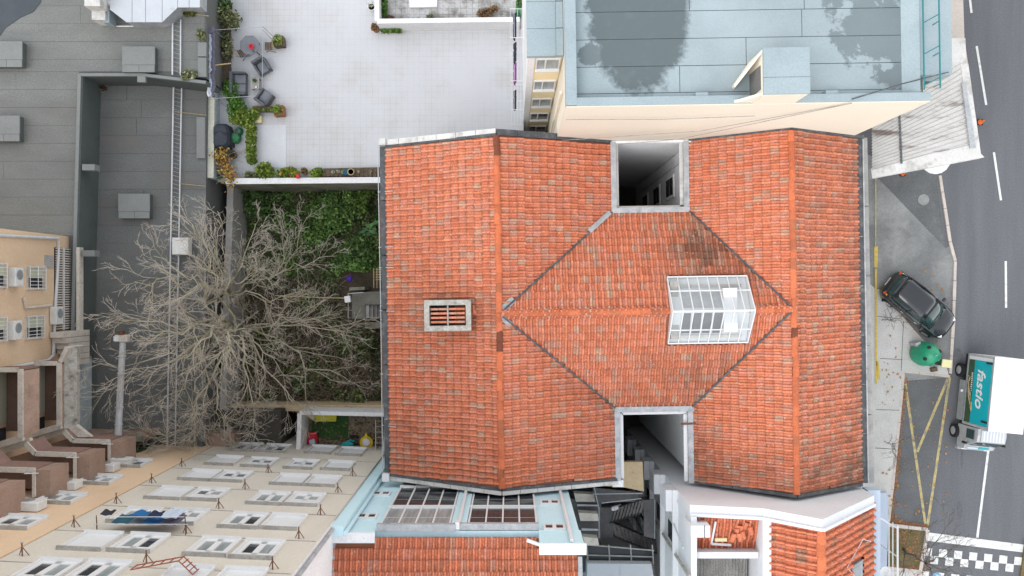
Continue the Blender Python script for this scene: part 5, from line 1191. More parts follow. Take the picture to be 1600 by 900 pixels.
def fac_window(p, kind, par, w=1.16, h=1.4, frame='pvc'):
    Mx = FM(p)
    o = MB()   # recessed casement in a proud surround
    def b(x0,x1,y0,y1,z0,z1,mb=o): mb.box(None,(x1-x0,y1-y0,z1-z0),M=Mx@Matrix.Translation(((x0+x1)/2,(y0+y1)/2,(z0+z1)/2)))
    b(-w/2-.07,-w/2,0,.10,-h/2,h/2+.07); b(w/2,w/2+.07,0,.10,-h/2,h/2+.07); b(-w/2,w/2,0,.10,h/2,h/2+.07)
    o = o.build('window', M[frame], par)
    s_ = MB(); b(-w/2-.09,w/2+.09,0,.16,-h/2-.06,-h/2,s_); s_.build('sill', M['pvc'], o)
    s_ = MB(); b(-w/2-.12,w/2+.1,0,.13,h/2+.072,h/2+.15,s_); s_.build('lintel', M['sill'], o)
    if kind == 's':
        sh = MB(); b(-w/2,w/2,.0,.03,-h/2,h/2,sh); sh.build('shutter', M['shutter'], o)
        for k in range(1):
            q = MB(); b(-w/2,w/2,.03,.05,h/2-.22-R.uniform(0,.1),h/2,q); q.build('shutter_box', M['pvc'], o)
    else:
        zt = h/2-.16 if kind == 'o' else h/2-.55
        q = MB(); b(-w/2,w/2,.0,.06,zt,h/2,q); q.build('shutter_box', M['shutter'], o)
        fm = MB(); b(-w/2,-w/2+.14,.0,.05,-h/2,zt,fm); b(w/2-.14,w/2,.0,.05,-h/2,zt,fm); b(-.1,.1,.0,.05,-h/2,zt,fm); b(-w/2+.14,w/2-.14,.0,.05,-h/2,-h/2+.2,fm); b(-w/2+.14,w/2-.14,.0,.05,zt-.14,zt,fm); fm.build('casement', M['pvc'], o)
        for a, c in ((-w/2+.14,-.1),(.1,w/2-.14)):
            q = MB(); b(a,c,.0,.02,-h/2+.2,zt-.14,q); q.build('pane', M['dark_glass'] if R.random() < .5 else M['curtain'], o)
rowsW = [((385,700,'o'),(430,702,'o'),(502,704,'s'),(549,707,'s')),
 ((351,721,'s'),(407,724,'h'),(472,727,'h'),(529,729,'s')),
 ((314,744,'s'),(364,746,'h'),(454,751,'s'),(505,753,'s')),
 ((266,772,'s'),(324,774,'h'),(421,780,'o'),(477,782,'h')),
 ((213,807,'o'),(287,809,'h'),(382,815,'o'),(444,817,'s')),
 ((144,847,'s'),(219,850,'o'),(334,856,'o'),(404,860,'o')),
 ((73,893,'o'),(153,895,'o'),(287,903,'s'),(372,907,'s'))]
for rw in rowsW:
    for px, py, kd in rw:
        p = FP(px,py)
        if p.x < XB0+.8: p.x = XB0+.85; p.y = fy(p.x)
        fac_window(p, kd, be)
# horizontal render bands
for z in (3.6,6.5,9.6,12.6,15.6,18.6):
    A = Vector((XB0+.02,fy(XB0+.02)+.006,z)); B = Vector((XB1-.02,fy(XB1-.02)+.006,z)); MB().beam(A,B,.02,.05).build('render_joint', M['sill'], be)
k = 0
names = ('lowest','second','third','fourth','fifth','topmost')
anch = [[(284,729),(237,755),(182,787),(116,824),(35,869)],[(419,739),(383,764),(342,795),(291,834),(229,880)],[(551,744),(528,770),(501,805),(467,842),(426,890)]]
for col, cname in zip(anch, ('left','middle','right')):
    for i, (px, py) in enumerate(col):
        p = FP(px,py); n = Vector((0,1,0))
        t = thing('wall_bracket', f'rusty tripod bracket on the beige facade, {names[i]} of the {cname} column', 'bracket', p, 'tripod brackets on the beige facade')
        tip = p+Vector((0,.42,.03)); MB().tube([p+Vector((0,-.02,0)),tip],.024,6).build('stem', M['rust'], t)
        for dx, dz in ((-.16,-.1),(.16,-.1)): MB().tube([p+Vector((dx,-.02,dz)),p+Vector((0,.3,.02))],.014,5).build('brace', M['rust'], t)
        MB().tube([tip+Vector((-.06,0,0)),tip+Vector((.06,0,0))],.016,5).build('cross_piece', M['steel'], t)
# laundry hung in front of the facade
p = FP(268,812)
ln = thing('clothes_line', 'clothes line bracketed out from the beige facade', 'clothes line', p)
z0 = p.z+1.7
for yo in (.35,.6): MB().tube([Vector((p.x-1.9,fy(p.x)+yo,z0)),Vector((p.x+1.3,fy(p.x)+yo,z0))],.012,4).build('line', M['pipe'], ln)
for xo in (-1.8,1.2): MB().tube([Vector((p.x+xo,fy(p.x)-.02,z0-.05)),Vector((p.x+xo,fy(p.x)+.65,z0))],.02,5).build('arm', M['rust'], ln)
for (xo, w_, yo, L, m, lab) in ((-1.75,.45,.6,.35,'charcoal_cloth','black socks at the left end of the clothes line'),(-1.2,.65,.35,.75,'teal_cloth','dark teal shirt on the clothes line'),(-.65,.6,.35,.85,'grey_cloth','grey shirt on the clothes line'),(-.02,.75,.35,1.0,'blue_cloth','bright blue towel in the middle of the clothes line'),(.68,.7,.35,1.0,'plum_cloth','plum grey blanket at the right of the clothes line'),(-.45,.6,.62,.4,'blue_cloth','small blue cloth on the outer line'),(.15,.5,.6,.45,'navy','navy top on the outer line'),(.75,.6,.6,.8,'pale_cloth','pale blue sheet at the right end of the outer line')):
    mb = MB(); rings = []
    for i in range(7):
        x = p.x+xo*.85-w_*.425+w_*.85*i/6; dy = .018*math.sin(i*1.3+xo*3)
        y = fy(x)+yo+dy
        rings.append([(x,y-.012,z0),(x,y+.012,z0),(x,y+.07+dy,z0-L*(1+.03*math.sin(i*.9))),(x,y+.046+dy,z0-L*(1+.03*math.sin(i*.9)))])
    mb.loft(rings); tag(mb.build('laundry', M[m], smooth=False), lab, 'laundry', 'laundry on the facade line')
# red balcony railing
rr = thing('balcony_railing', 'red-brown metal railing jutting from the facade near the bottom edge', 'railing', FP(250,890))
c0 = FP(275,902)
def rp(dx, dy, z): return Vector((c0.x+dx*.75, fy(c0.x)+dy*.8, c0.z+z*.6))
for a, b in (((-1.3,.6,1.2),(.1,.6,0)),((.1,.6,0),(.65,.1,0)),((-1.3,.6,.6),(.1,.6,-.6)),((.1,.6,-.6),(.65,.1,-.6))): MB().tube([rp(*a),rp(*b)],.02,6).build('rail', M['rail_red'], rr)
for i in range(6):
    s_ = i/5; MB().tube([rp(-1.3+1.4*s_,.6,1.2-1.2*s_),rp(-1.3+1.4*s_,.6,.5-1.2*s_)],.018,5).build('baluster', M['rail_red'], rr)
for i in range(1,5):
    s_ = i/4; MB().tube([rp(.1+.55*s_,.6-.5*s_,0),rp(.1+.55*s_,.6-.5*s_,-.75)],.018,5).build('baluster', M['rail_red'], rr)
# ================================================================ peach and tan corner block (left)
pe = thing('peach_apartment_block', 'peach and tan corner block with bracketed windows and air conditioners', 'building', (-22,-5,-9))
MB().prism([(-22.2,fy(-22.2)+.02),(XB0-.03,fy(XB0)+.03),(XB0-.03,-24),(-22.2,-24)],-9,23).build('wall', M['peach'], pe)
TX = -21.9
MB().prism([(TX,2.55),(-34,2.75),(-34,-24),(-22.2,-24),(-22.2,-8),(TX,-8)],-9,23).build('wall', M['peach'], pe)
for px, py in ((155,752),(95,781),(27,819),(205,726)): fac_window(FP(px,py)+Vector((0,.03,0)), 'o', pe, 1.25, 1.1)
def east_window(y, z):
    w = MB(); x = TX
    w.bx(x,x+.07,y-.55,y-.45,z-.6,z+.6); w.bx(x,x+.07,y+.45,y+.55,z-.6,z+.6); w.bx(x,x+.07,y-.45,y+.45,z+.5,z+.6); w.bx(x,x+.12,y-.6,y+.6,z-.68,z-.6)
    w = w.build('window', M['coping'], pe); MB().bx(x,x+.02,y-.45,y+.0,z-.6,z+.5).build('pane', M['dark_glass'], w); MB().bx(x,x+.03,y+.0,y+.45,z-.6,z+.5).build('shutter', M['panel_green'], w)
    g = MB()
    for i in range(7): g.tube([(x+.2,y-.5+i*.167,z-.62),(x+.2,y-.5+i*.167,z+.62)],.014,4)
    for zz_ in (-.6,0,.6): g.tube([(x,y-.52,z+zz_),(x+.2,y-.52,z+zz_),(x+.2,y+.52,z+zz_),(x,y+.52,z+zz_)],.016,4)
    g.build('window_grille', M['pvc'], w)
dz = lambda px: H-(-TX)*F/(800-px)
for px, py in ((53,434),(51,511),(-10,430),(-10,515),(-80,430),(-80,515)): z = dz(px); east_window((450-py)*(H-z)/F, z)
def ac_unit(label, c, rz, par=None):
    t = thing('air_conditioner', label, 'air conditioner', (0,0,0), 'air conditioners on the left block')
    MB().bx(-.42,.42,0.03,.36,-.3,.3).build('casing', M['ac'], t, bevel=.03)
    MB().lathe([(.22,0),(.22,.02),(.05,.025)], n=16, M=Matrix.Translation((-.1,.36,0))@Matrix.Rotation(-math.pi/2,4,'X')).build('fan_grille', M['steel'], t)
    for s in (-.3,.3): MB().bx(s-.03,s+.03,-.02,.34,-.36,-.3).build('bracket', M['steel'], t)
    place(t, c, rz); return t
for i, (px, py, lab) in enumerate(((18,433,'air conditioner left of the upper barred window'),(16,516,'air conditioner left of the lower barred window'),(82,493,'air conditioner at the foot of the tan wall by the drain pipe'))):
    z = dz(px); ac_unit(lab, (TX,(450-py)*(H-z)/F,z), -math.pi/2)
for px, py, lab in ((168,737,'air conditioner over the lowest peach facade window'),(190,728,'air conditioner closest to the green gate'),(107,765,'air conditioner between the two middle peach windows'),(48,798,'air conditioner above the peach window at the left edge'),(103,733,'air conditioner under the lowest brown balcony'),(38,760,'air conditioner under the second brown balcony')):
    p = FP(px,py)+Vector((0,.02,0)); ac_unit(lab, p, -FA)
# pipes on the tan wall
def tp(px, py, off=.1): z = dz(px); return Vector((TX+off,(450-py)*(H-z)/F,z))
MB().tube([tp(-60,365),tp(0,368),tp(88,372.5),tp(88,400),tp(84,470),tp(80,555),tp(72,563),tp(0,576.5),tp(-60,587)],.07,8).build('drain_pipe', M['pipe'], pe)
MB().tube([tp(34,465),tp(37,481),tp(76,477)],.06,6).build('overflow_pipe', M['coping'], pe)
MB().bx(TX,TX+.04,.95,1.55,dz(76)-.35,dz(76)+.35).build('wall_patch', M['concrete'], pe)
lv = MB().bx(TX,TX+.05,-2.05,1.95,3.5,4.75).build('louvre_panel', M['black'], pe)
for i in range(34): MB().bx(TX+.05,TX+.12,1.9-i*.117-.03,1.9-i*.117+.03,3.52,4.72).build('louvre_slat', M['coping'], lv)
MB().bx(TX+.05,TX+.13,-2.05,1.95,4.09,4.14).build('louvre_rail', M['pvc'], lv)
MB().bx(TX+.5,TX+.66,-2.2,2.0,3.4,3.75).build('louvre_kerb', M['coping'], pe)
# corner balconies, stacked by storey
for f, ztop in enumerate((6.5,9.28,12.07,14.85)):
    nm = ('lowest','second','third','fourth')[f]; zf = ztop-1.0
    t = thing('corner_balcony', f'brown corner balcony with pale coping on the east side, {nm} from the ground', 'balcony', (-20.6,-5,zf-.15), 'corner balconies')
    MB().bx(TX-.25,-20.62,-6.2,-3.45,zf-.15,zf).build('floor_slab', M['brown'], t)
    MB().bx(-20.68,-20.55,-6.25,-3.45,zf-.15,ztop).build('parapet', M['pink_floor'], t); MB().bx(-20.72,-20.51,-6.3,-3.4,ztop+.002,ztop+.08).build('coping', M['coping'], t)
    MB().bx(TX,-20.55,-3.48,-3.38,zf-.15,ztop).build('parapet', M['brown'], t); MB().bx(TX,-20.725,-3.53,-3.33,ztop+.002,ztop+.075).build('coping', M['coping'], t)
    MB().bx(TX+.01,TX+.05,-5.8,-3.6,zf+.05,zf+1.9).build('door_panel', M['panel_green'], t)
    MB().bx(TX+.01,TX+.06,-6.6,-6.0,zf+.1,zf+1.6).build('pane', M['dark_glass'], t)
    for k_, (a, b) in enumerate((((-20.6,-6.3),(-22.0,-6.72)),((-20.45,-6.5),(-21.9,-7.02)))):
        MB().beam((*a,ztop-.1-.35*k_),(*b,ztop-.1-.35*k_),.26,.2).build('sun_beam', M['coping'], t)
    t = thing('corner_balcony', f'brown corner balcony with pale coping on the peach side, {nm} from the ground', 'balcony', (-19.3,-7.4,zf-.15), 'corner balconies')
    poly = [(-20.4,-6.52),(-20.0,-6.95),(-18.3,-7.0)]
    MB().prism([(-20.4,-6.55),(-20.0,-6.97),(-18.3,-7.02),(-18.3,-8.0),(-21.4,-7.95)],zf-.15,zf).build('floor_slab', M['pink_floor'], t)
    for a, b in zip(poly[:-1], poly[1:]):
        MB().beam((*a,(zf-.15+ztop)/2),(*b,(zf-.15+ztop)/2),.13,ztop-zf+.15).build('parapet', M['brown'], t); MB().beam((*a,ztop+.04),(*b,ztop+.04),.2,.08).build('coping', M['coping'], t)
    MB().bx(-18.3,-17.72,fy(-18)+.02,-6.98,zf-.2,ztop+.05).build('end_pier', M['brown2'], t); MB().bx(-18.36,-18.25,-8.0,-6.93,ztop+.06,ztop+.14).build('coping', M['coping'], t)
    MB().prism([(-20.3,-6.9),(-21.6,-7.3),(-21.6,-7.9),(-18.4,-7.9),(-18.4,-7.3)],ztop-.9,ztop-.75).build('planter_floor', M['brown2'], t)
    MB().bx(-20.9,-19.4,fy(-20)+.03,fy(-20)+.06,zf+.1,zf+2.0).build('pane', M['dark_glass'], t)
    MB().tube([(-18.4,-7.0,ztop+.08),(-18.4,-7.0,ztop+.55),(-18.15,-7.1,ztop+.08)],.025,5).build('line_bracket', M['pipe'], t)
# concrete ramp, stairs and walls at the foot
st = thing('concrete_stairs', 'narrow concrete stairs climbing beside the tan wall', 'stairs', (-20.9,-2.5,3.3))
for i in range(6): MB().bx(-21.85,-21.15,-2.35-i*.28,-2.09-i*.28,3.0,5.2-i*.2).build('step', M['coping'], st)
wall_thing('ramp_wall', 'pale bent coping wall beside the concrete stairs', 'wall', [(Vector((-20.3,-2.7,0)),Vector((-20.62,-3.38,0)),5.2,6.42,.14)], 'coping', .06, 'coping', .05)
struct(MB().prism([(-20.53,-2.7),(-20.1,-2.7),(-20.1,-6.45),(-20.53,-6.45)],[5.75]*4,[6.3,6.0,6.0,6.3]).build('ramp', M['lichen']))
struct(MB().prism([(-20.42,-6.42),(-20.05,-6.3),(-19.35,-6.86),(-19.95,-6.86)],5.95,6.2).build('ramp', M['coping']))
struct(MB().prism([(-20.5,-6.5),(-12.3,-6.5),(-12.3,-8.4),(-22,-8.4)],-2.5,.6).build('yard_ground', M['ground']))
struct(MB().prism([(-19.5,-7.35),(-14.4,-7.55),(-14.4,-8.3),(-19.5,-8.05)],.6,1.6).build('yard_walkway', M['brown2']))
wall_thing('yard_wall', 'mossy wall beside the green board gate', 'wall', [(W(112,686,4.0),W(178,688,4.0),1.4,4.0,.3),(W(178,688,4.0),W(222,684,4.0),1.4,3.9,.3)], 'brown2', .08, 'conc_moss', .05)
gt = thing('board_gate', 'dark green vertical board gate under the bare branches', 'gate', W(207,700,1.4))
for i in range(7): MB().box(W(187+i*6.4,701,3.1),(.19,.06,1.6),rz=.05).build('board', M['dark_green'], gt)
for z in (2.6,3.6): MB().beam(W(184,702.5,z),W(228,702.5,z),.05,.1).build('gate_rail', M['dark_green'], gt)
MB().box(W(180,703,3.2),(.28,.3,2.6)).build('gate_post', M['coping'], gt); MB().box(W(304,706,2.2),(.25,.25,1.8)).build('gate_post', M['conc_moss'], gt)
# long metal mast with a lamp head
a, b = W(192,530,4.2), W(184,690,4.4)
t = thing('lamp_mast', 'long galvanised mast with a rusty white lamp head over the felt roof', 'lamp', (b.x,b.y,1.4))
MB().tube([b,a],.17,10,.14).build('mast', M['pipe'], t); MB().tube([b,Vector((b.x,b.y,1.4))],.16,10).build('post', M['steel'], t); q = a.lerp(b,.04); MB().tube([q,Vector((q.x,q.y,LZ))],.06,8).build('stay', M['steel'], t)
for i in range(1,6): p = a.lerp(b,i/6); MB().tube([p+Vector((0,.03,0)),p-Vector((0,.03,0))],.19,10).build('clamp', M['pipe'], t)
MB().box(a+Vector((.02,.05,.1)),(.62,.34,.3)).build('lamp_head', M['coping'], t, bevel=.03); MB().box(a+Vector((-.2,.05,.26)),(.2,.24,.1)).build('lamp_glass', M['lamp_clear'], t); MB().box(a+Vector((.0,.32,.12)),(.2,.2,.3)).build('lamp_bracket', M['rust'], t)
# ================================================================ white gabled house (bottom right)
wh = thing('white_house', 'white house with gable wall and ridge tile roof beside the street', 'house', (12,-12,-9))
GY = -9.02
HX = 7.4
prof = [(HX,9.6),(10.3,9.95),(12.2,11.4),(16.0,7.6)]
M['white_bright'] = mat('fresh_white_paint', (.68,.69,.71), (.65,.66,.68), 1, .7, fine=.06, dirt=(.55,.55,.54), dscale=1.2, dlo=.62, damt=.4)
gyf = lambda x: GY-.016*(x-7.5)
gw = MB()
for (xa, za), (xb, zb) in zip(prof[:-1], prof[1:]):
    gw.prism([(xa,gyf(xa)-.42),(xb,gyf(xb)-.42),(xb,gyf(xb)),(xa,gyf(xa))],-9,[za,zb,zb,za])
gw.build('gable_wall', M['white_bright'], wh)
MB().bx(HX,15.85,-22,GY-.6,-9,7.2).build('wall', M['white'], wh)
for (xa, za), (xb, zb) in zip(prof[:-1], prof[1:]):
    MB().beam((xa+.01,gyf(xa)-.40,za+.05),(xb-.01,gyf(xb)-.40,zb+.05),.12,.12).build('coping', M['white_bright'], wh)
# main roof: ridge runs north-south
T3r = TileRoof(.30,.42,1.7)
RN = GY-.5
r1 = MB(); r1.prism([(12.2,-22),(16.0,-22),(16.0,RN),(12.2,RN)],7.0,[11.2,7.35,7.35,11.2]); r1.prism([(10.5,-22),(12.2,-22),(12.2,RN),(10.5,RN)],7.0,[9.9,11.2,11.2,9.9])
r1 = r1.build('roof', M['deck'], wh)
WHP = [2,4,4,7,4,0,2,2,12,4]
T3r.slope((16.03,-20,7.36),(0,1,0),(12.2-16.0,0,11.2-7.35),37,14,lambda x,y: 12.15 < x < 16.1 and y < RN-.05 and not (abs(x-14.7) < .42 and abs(y+12.3) < .62), wild=.8, pal=WHP)
T3r.slope((10.47,RN-.02,9.9),(0,-1,0),(12.2-10.5,0,1.3),37,6,lambda x,y: 10.4 < x < 12.25 and y > -20, wild=.8, pal=WHP)
T3r.build(r1, 290)
ridge_run(r1, (12.2,RN-.05,11.26), (12.2,-18,11.26), r=.17, L=.5)
rw_ = MB().beam((15.1,-12.3,8.36),(14.3,-12.3,9.18),1.15,.1).build('roof_window', M['steel'], wh)
MB().beam((15.03,-12.3,8.52),(14.37,-12.3,9.2),.9,.06).build('pane', M['sky_glass'], rw_)
MB().bx(16.05,16.6,-22,GY-.1,6.3,6.9).build('gutter_ledge', M['pale_cloth'], wh)
MB().tube([(15.0,-12.7,8.5),(13.9,-11.6,9.7),(15.1,-10.8,8.5),(15.7,-11.1,7.9)],.02,5).build('antenna_cable', M['pipe'], wh)
MB().bx(10.3,10.48,-22,RN+.05,7,9.9).build('parapet', M['white_bright'], wh); MB().bx(10.27,10.62,-22,RN+.06,9.9,10.12).build('coping', M['white_bright'], wh)
# patio roof with loose old tiles
MB().bx(HX+.02,HX+.2,-22,RN+.05,7,9.75).build('parapet', M['white_bright'], wh); MB().bx(HX,HX+.24,-22,RN+.06,9.75,9.82).build('coping', M['white_bright'], wh)
MB().bx(HX+.2,10.3,-11.22,-11.04,7,9.5).build('parapet', M['white_bright'], wh); MB().bx(HX+.25,10.26,-11.26,-11.0,9.5,9.57).build('coping', M['white_bright'], wh)
pr_ = MB().prism([(HX+.2,-11.04),(10.3,-11.04),(10.3,RN+.1),(HX+.2,RN+.1)],7.5,[8.85,8.85,9.45,9.45]).build('patio_roof', M['deck'], wh)
T4r = TileRoof(.27,.45,1.6)
T4r.slope((HX+.2,-11.04,8.87),(1,0,0),(0,1.62,.6),11,4,lambda x,y: HX+.2 < x < 10.28 and y < RN+.1, wild=2.2, pal=[0,2,4,4,2,6])
T4r.build(pr_, 300)
for i in range(8):
    c = Vector((9.1+R.uniform(0,.9),-10.1-R.uniform(0,.6),9.28)); mb = MB(); mb.tint = TINTS[R.choice((0,2,4))]
    a = R.uniform(-.4,.4); mb.loft([[c+Vector((q*math.cos(a)+s_*math.sin(a),-s_*math.cos(a)+q*math.sin(a)+.3,.09*math.sqrt(max(0,1-(q/.11)**2))-.35*s_+.1)) for q in (-.11,-.06,0,.06,.11)] for s_ in (0,.4)],cap=False); mb.build('loose_tile', M['tile'], pr_)
MB().beam((8.5,-9.75,9.47),(8.42,-10.8,9.08),.08,.08).build('roof_strip', M['white_bright'], pr_); MB().beam((8.42,-10.8,9.1),(9.25,-10.85,9.1),.1,.08).build('roof_strip', M['white_bright'], pr_); MB().box((8.8,-10.6,9.15),(.5,.14,.16)).build('roof_block', M['pale_yellow'], pr_)
ck = MB().bx(HX-.1,8.1,-10.2,-9.7,8.9,10.2).build('chimney_box', M['white_bright'], wh, bevel=.03); MB().bx(7.85,7.88,-10.21,-9.69,10.19,10.21).build('chimney_seam', M['zinc_dark'], ck)
ar = MB()
for i in range(17):
    x0 = HX+.32+i*.145
    ar.loft([[(x0+q*.145,y,8.3-.04*(-11.25-y)+.035*math.sin(q*2*math.pi)) for q in (0,.17,.33,.5,.67,.83,1)]+[(x0+.145,y,8.0),(x0,y,8.0)] for y in (-11.26,-15)])
fc = ar.build('fibre_cement_roof', M['asbestos'], wh)
# west wall storeys, boxes and windows
for i, z in enumerate((7.2,4.3,1.4,-1.5,-4.4)):
    MB().bx(HX-.22,HX,-22,GY-.02,z-.12,z).build('storey_band', M['white_bright'], wh)
    MB().bx(HX-.5,HX,GY-1.0,GY-.05,z-1.2,z-.14).build('enclosed_balcony', M['white_bright'], wh)
    w = MB().bx(HX-.06,HX+.002,GY-2.7,GY-1.7,z-1.8,z-.5).build('window', M['pvc'], wh); MB().bx(HX-.09,HX-.05,GY-2.6,GY-1.8,z-1.7,z-.6).build('pane', M['dark_glass'], w)
MB().tube([(7.3,-11.9,9.9),(7.3,-11.9,-6)],.07,8).build('drain_pipe', M['lichen'], wh); MB().tube([(7.25,-11.0,9.0),(7.2,-10.2,6.0),(7.3,-10.1,1)],.04,6).build('drain_pipe', M['pipe'], wh)
# white railing on the street side
rl = thing('street_railing', 'white pipe railing beside the white house and the grass verge', 'railing', (19.2,-14,.14))
for px in (1389,1395,1402.5): MB().tube([W(px,812+(px-1389)*.7,2.6 if px > 1400 else 2.2),W(px,930,2.6 if px > 1400 else 2.2)],.05 if px > 1400 else .03,6).build('rail', M['white_metal'], rl)
MB().tube([W(1372,808,2.3),W(1380,812,2.3),W(1389,818,2.3),W(1402.5,825,2.6)],.04,6).build('rail', M['white_metal'], rl)
for py in (826,870,915): q = W(1402.5,py,2.6); MB().tube([q,Vector((q.x,q.y,.1))],.04,6).build('post', M['white_metal'], rl)
struct(MB().prism(WL([(1368,770),(1386,770),(1388,820),(1384,930),(1368,930)],.3),-1,.3).build('forecourt', M['pale_cloth']))
b = W(1382,893,1.2); t = thing('satellite_dish', 'small white satellite dish at the house corner by the railing', 'dish', b)
MB().lathe([(.05,0),(.2,.05),(.3,.13),(.31,.14),(.2,.08),(.03,.03)], b, 18).build('reflector', M['white_metal'], t); MB().tube([b,Vector((b.x,b.y,.28))],.025,6).build('pole', M['steel'], t)
# ================================================================ dark courtyard with steel stairs
CG = -8.0
struct(MB().bx(2.5,7.5,-22,-5.6,-9.0,CG).build('courtyard_ground', M['ground']))
ss = thing('steel_staircase', 'black steel dog-leg staircase in the narrow courtyard', 'staircase', (5.5,-11.5,CG))
def plat(px, z, th=.06, nm='landing', m='dark_steel'): MB().prism([p[:2] for p in (W(*q,z) for q in px)], z-th, z).build(nm, M[m], ss)
plat([(926,762),(1006,770),(1006,784),(930,785)], 4.2); plat([(936,793),(958,793),(958,840),(936,840)], 3.4); plat([(1006,782),(1023,780),(1023,842),(1006,838)], 4.6); plat([(1028,818),(1048,832),(1048,886),(1028,884)], 2.2)
M['tread'] = mat('worn_steel_tread', (.17,.155,.15), (.12,.11,.105), 3, .6, fine=.3)
def flight(a, b, za, zb, n, wv):
    A = W(*a,za); B = W(*b,zb); wv = Vector(wv)
    for i in range(n):
        p = A.lerp(B,(i+.5)/n); d = (B-A)/n; MB().prism([(p+d*.44-wv)[:2],(p+d*.44+wv)[:2],(p-d*.44+wv)[:2],(p-d*.44-wv)[:2]],p.z-.04,p.z).build('tread', M['tread'], ss)
    for s in (-1,1): MB().beam(A+wv*s-Vector((0,0,.1)),B+wv*s-Vector((0,0,.1)),.05,.25).build('stringer', M['black'], ss)
flight((958,805),(1006,790),3.45,4.55,9,(.1,.36,0)); flight((958,827),(1026,855),3.35,2.25,11,(-.1,.36,0))
for a, b in (((928,760),(936,795)),((936,792),(936,841)),((1023,781),(1023,842)),((940,786),(1002,779)),((926,772),(1004,771))):
    MB().tube([W(*a,5.0),W(*b,5.0)],.022,5).build('handrail', M['steel'], ss)
for px, py in ((936,793),(936,840),(1023,842),(1048,886),(1006,784),(930,785)): q = W(px,py,3.4); MB().tube([q,Vector((q.x,q.y,CG))],.06,6).build('post', M['black'], ss)
q = W(961,790,3.0); t = thing('washing_bundle', 'white cloth bundle on the black steel stairs', 'bundle', q)
for k_ in range(4): MB().lathe([(.05,0),(.13,.05),(.1,.14),(.02,.17)], q+Vector((-.15+.12*k_,.03*k_,.45)), 8).build('cloth', M['white_metal'], t)
tag(MB().prism([p[:2] for p in (W(968,722,4.4),W(1004,722,4.4),W(1006,768,4.4),W(978,762,4.4),W(930,758,4.4),W(930,748,4.4),W(968,746,4.4))],4.1,4.4).build('tan_canopy', M['tan']), 'tan stained canopy slab at the mouth of the south light shaft', 'canopy')
# recessed rear facade east of the blue house
rf = thing('rear_annex', 'narrow dark annex with beige ledges between blue house and stairs', 'annex', (3.2,-12,CG))
MB().bx(2.52,4.4,-14,-10.4,CG,3.6).build('wall', M['dark_steel'], rf)
for i, (py, z) in enumerate(((778,3.9),(808,4.4),(846,5.2))): MB().prism([p[:2] for p in (W(897+i*7,py-7,z),W(934,py-5,z),W(936,py+6,z),W(900+i*7,py+6,z))],z-.5,z).build('ledge', M['coping'], rf)
for i, (py, z) in enumerate(((790,3.8),(828,4.4))): MB().prism([p[:2] for p in (W(902+i*7,py-2,z),W(934,py-1,z),W(935,py+1,z),W(902+i*7,py+1,z))],z-.1,z).build('pipe_rail', M['pipe'], rf)
gl = thing('glass_canopy', 'dark glass canopy with thin bars at the bottom of the courtyard', 'canopy', W(970,870,3))
for i in range(3):
    x0, x1 = 918+i*34, 951+i*34
    MB().prism([p[:2] for p in (W(x0,852+i*3,4.0),W(x1,854+i*3,4.0),W(x1+1,880,4.2),W(x0+1,879,4.2))],3.96,4.0).build('pane', M['dark_glass'], gl)
for i in range(4): MB().beam(W(917+i*34,851,4.05),W(919+i*34,881,4.05),.06,.06).build('glazing_bar', M['concrete'], gl)
MB().beam(W(916,867,4.06),W(1020,870,4.06),.06,.05).build('glazing_bar', M['concrete'], gl); MB().beam(W(916,851,4.06),W(1022,860,4.06),.06,.05).build('glazing_bar', M['concrete'], gl)
for px, py in ((918,852),(1020,861)): q = W(px,py,4); MB().tube([q,Vector((q.x,q.y,CG))],.05,6).build('post', M['steel'], gl)
t = thing('flat_roof_shed', 'pale flat roof at the bottom edge below the glass canopy', 'shed', W(970,900,CG))
MB().prism([p[:2] for p in (W(918,880,4.4),W(1018,881,4.4),W(1030,960,4.4),W(915,960,4.4))],CG,4.38).build('wall', M['white'], t)
for i in range(2): MB().prism([p[:2] for p in (W(919+i*50,881,4.42),W(968+i*50,881,4.42),W(970+i*52,960,4.42),W(917+i*50,960,4.42))],4.38,4.42).build('roof_sheet', M['zinc'] if False else M['clad'], t)
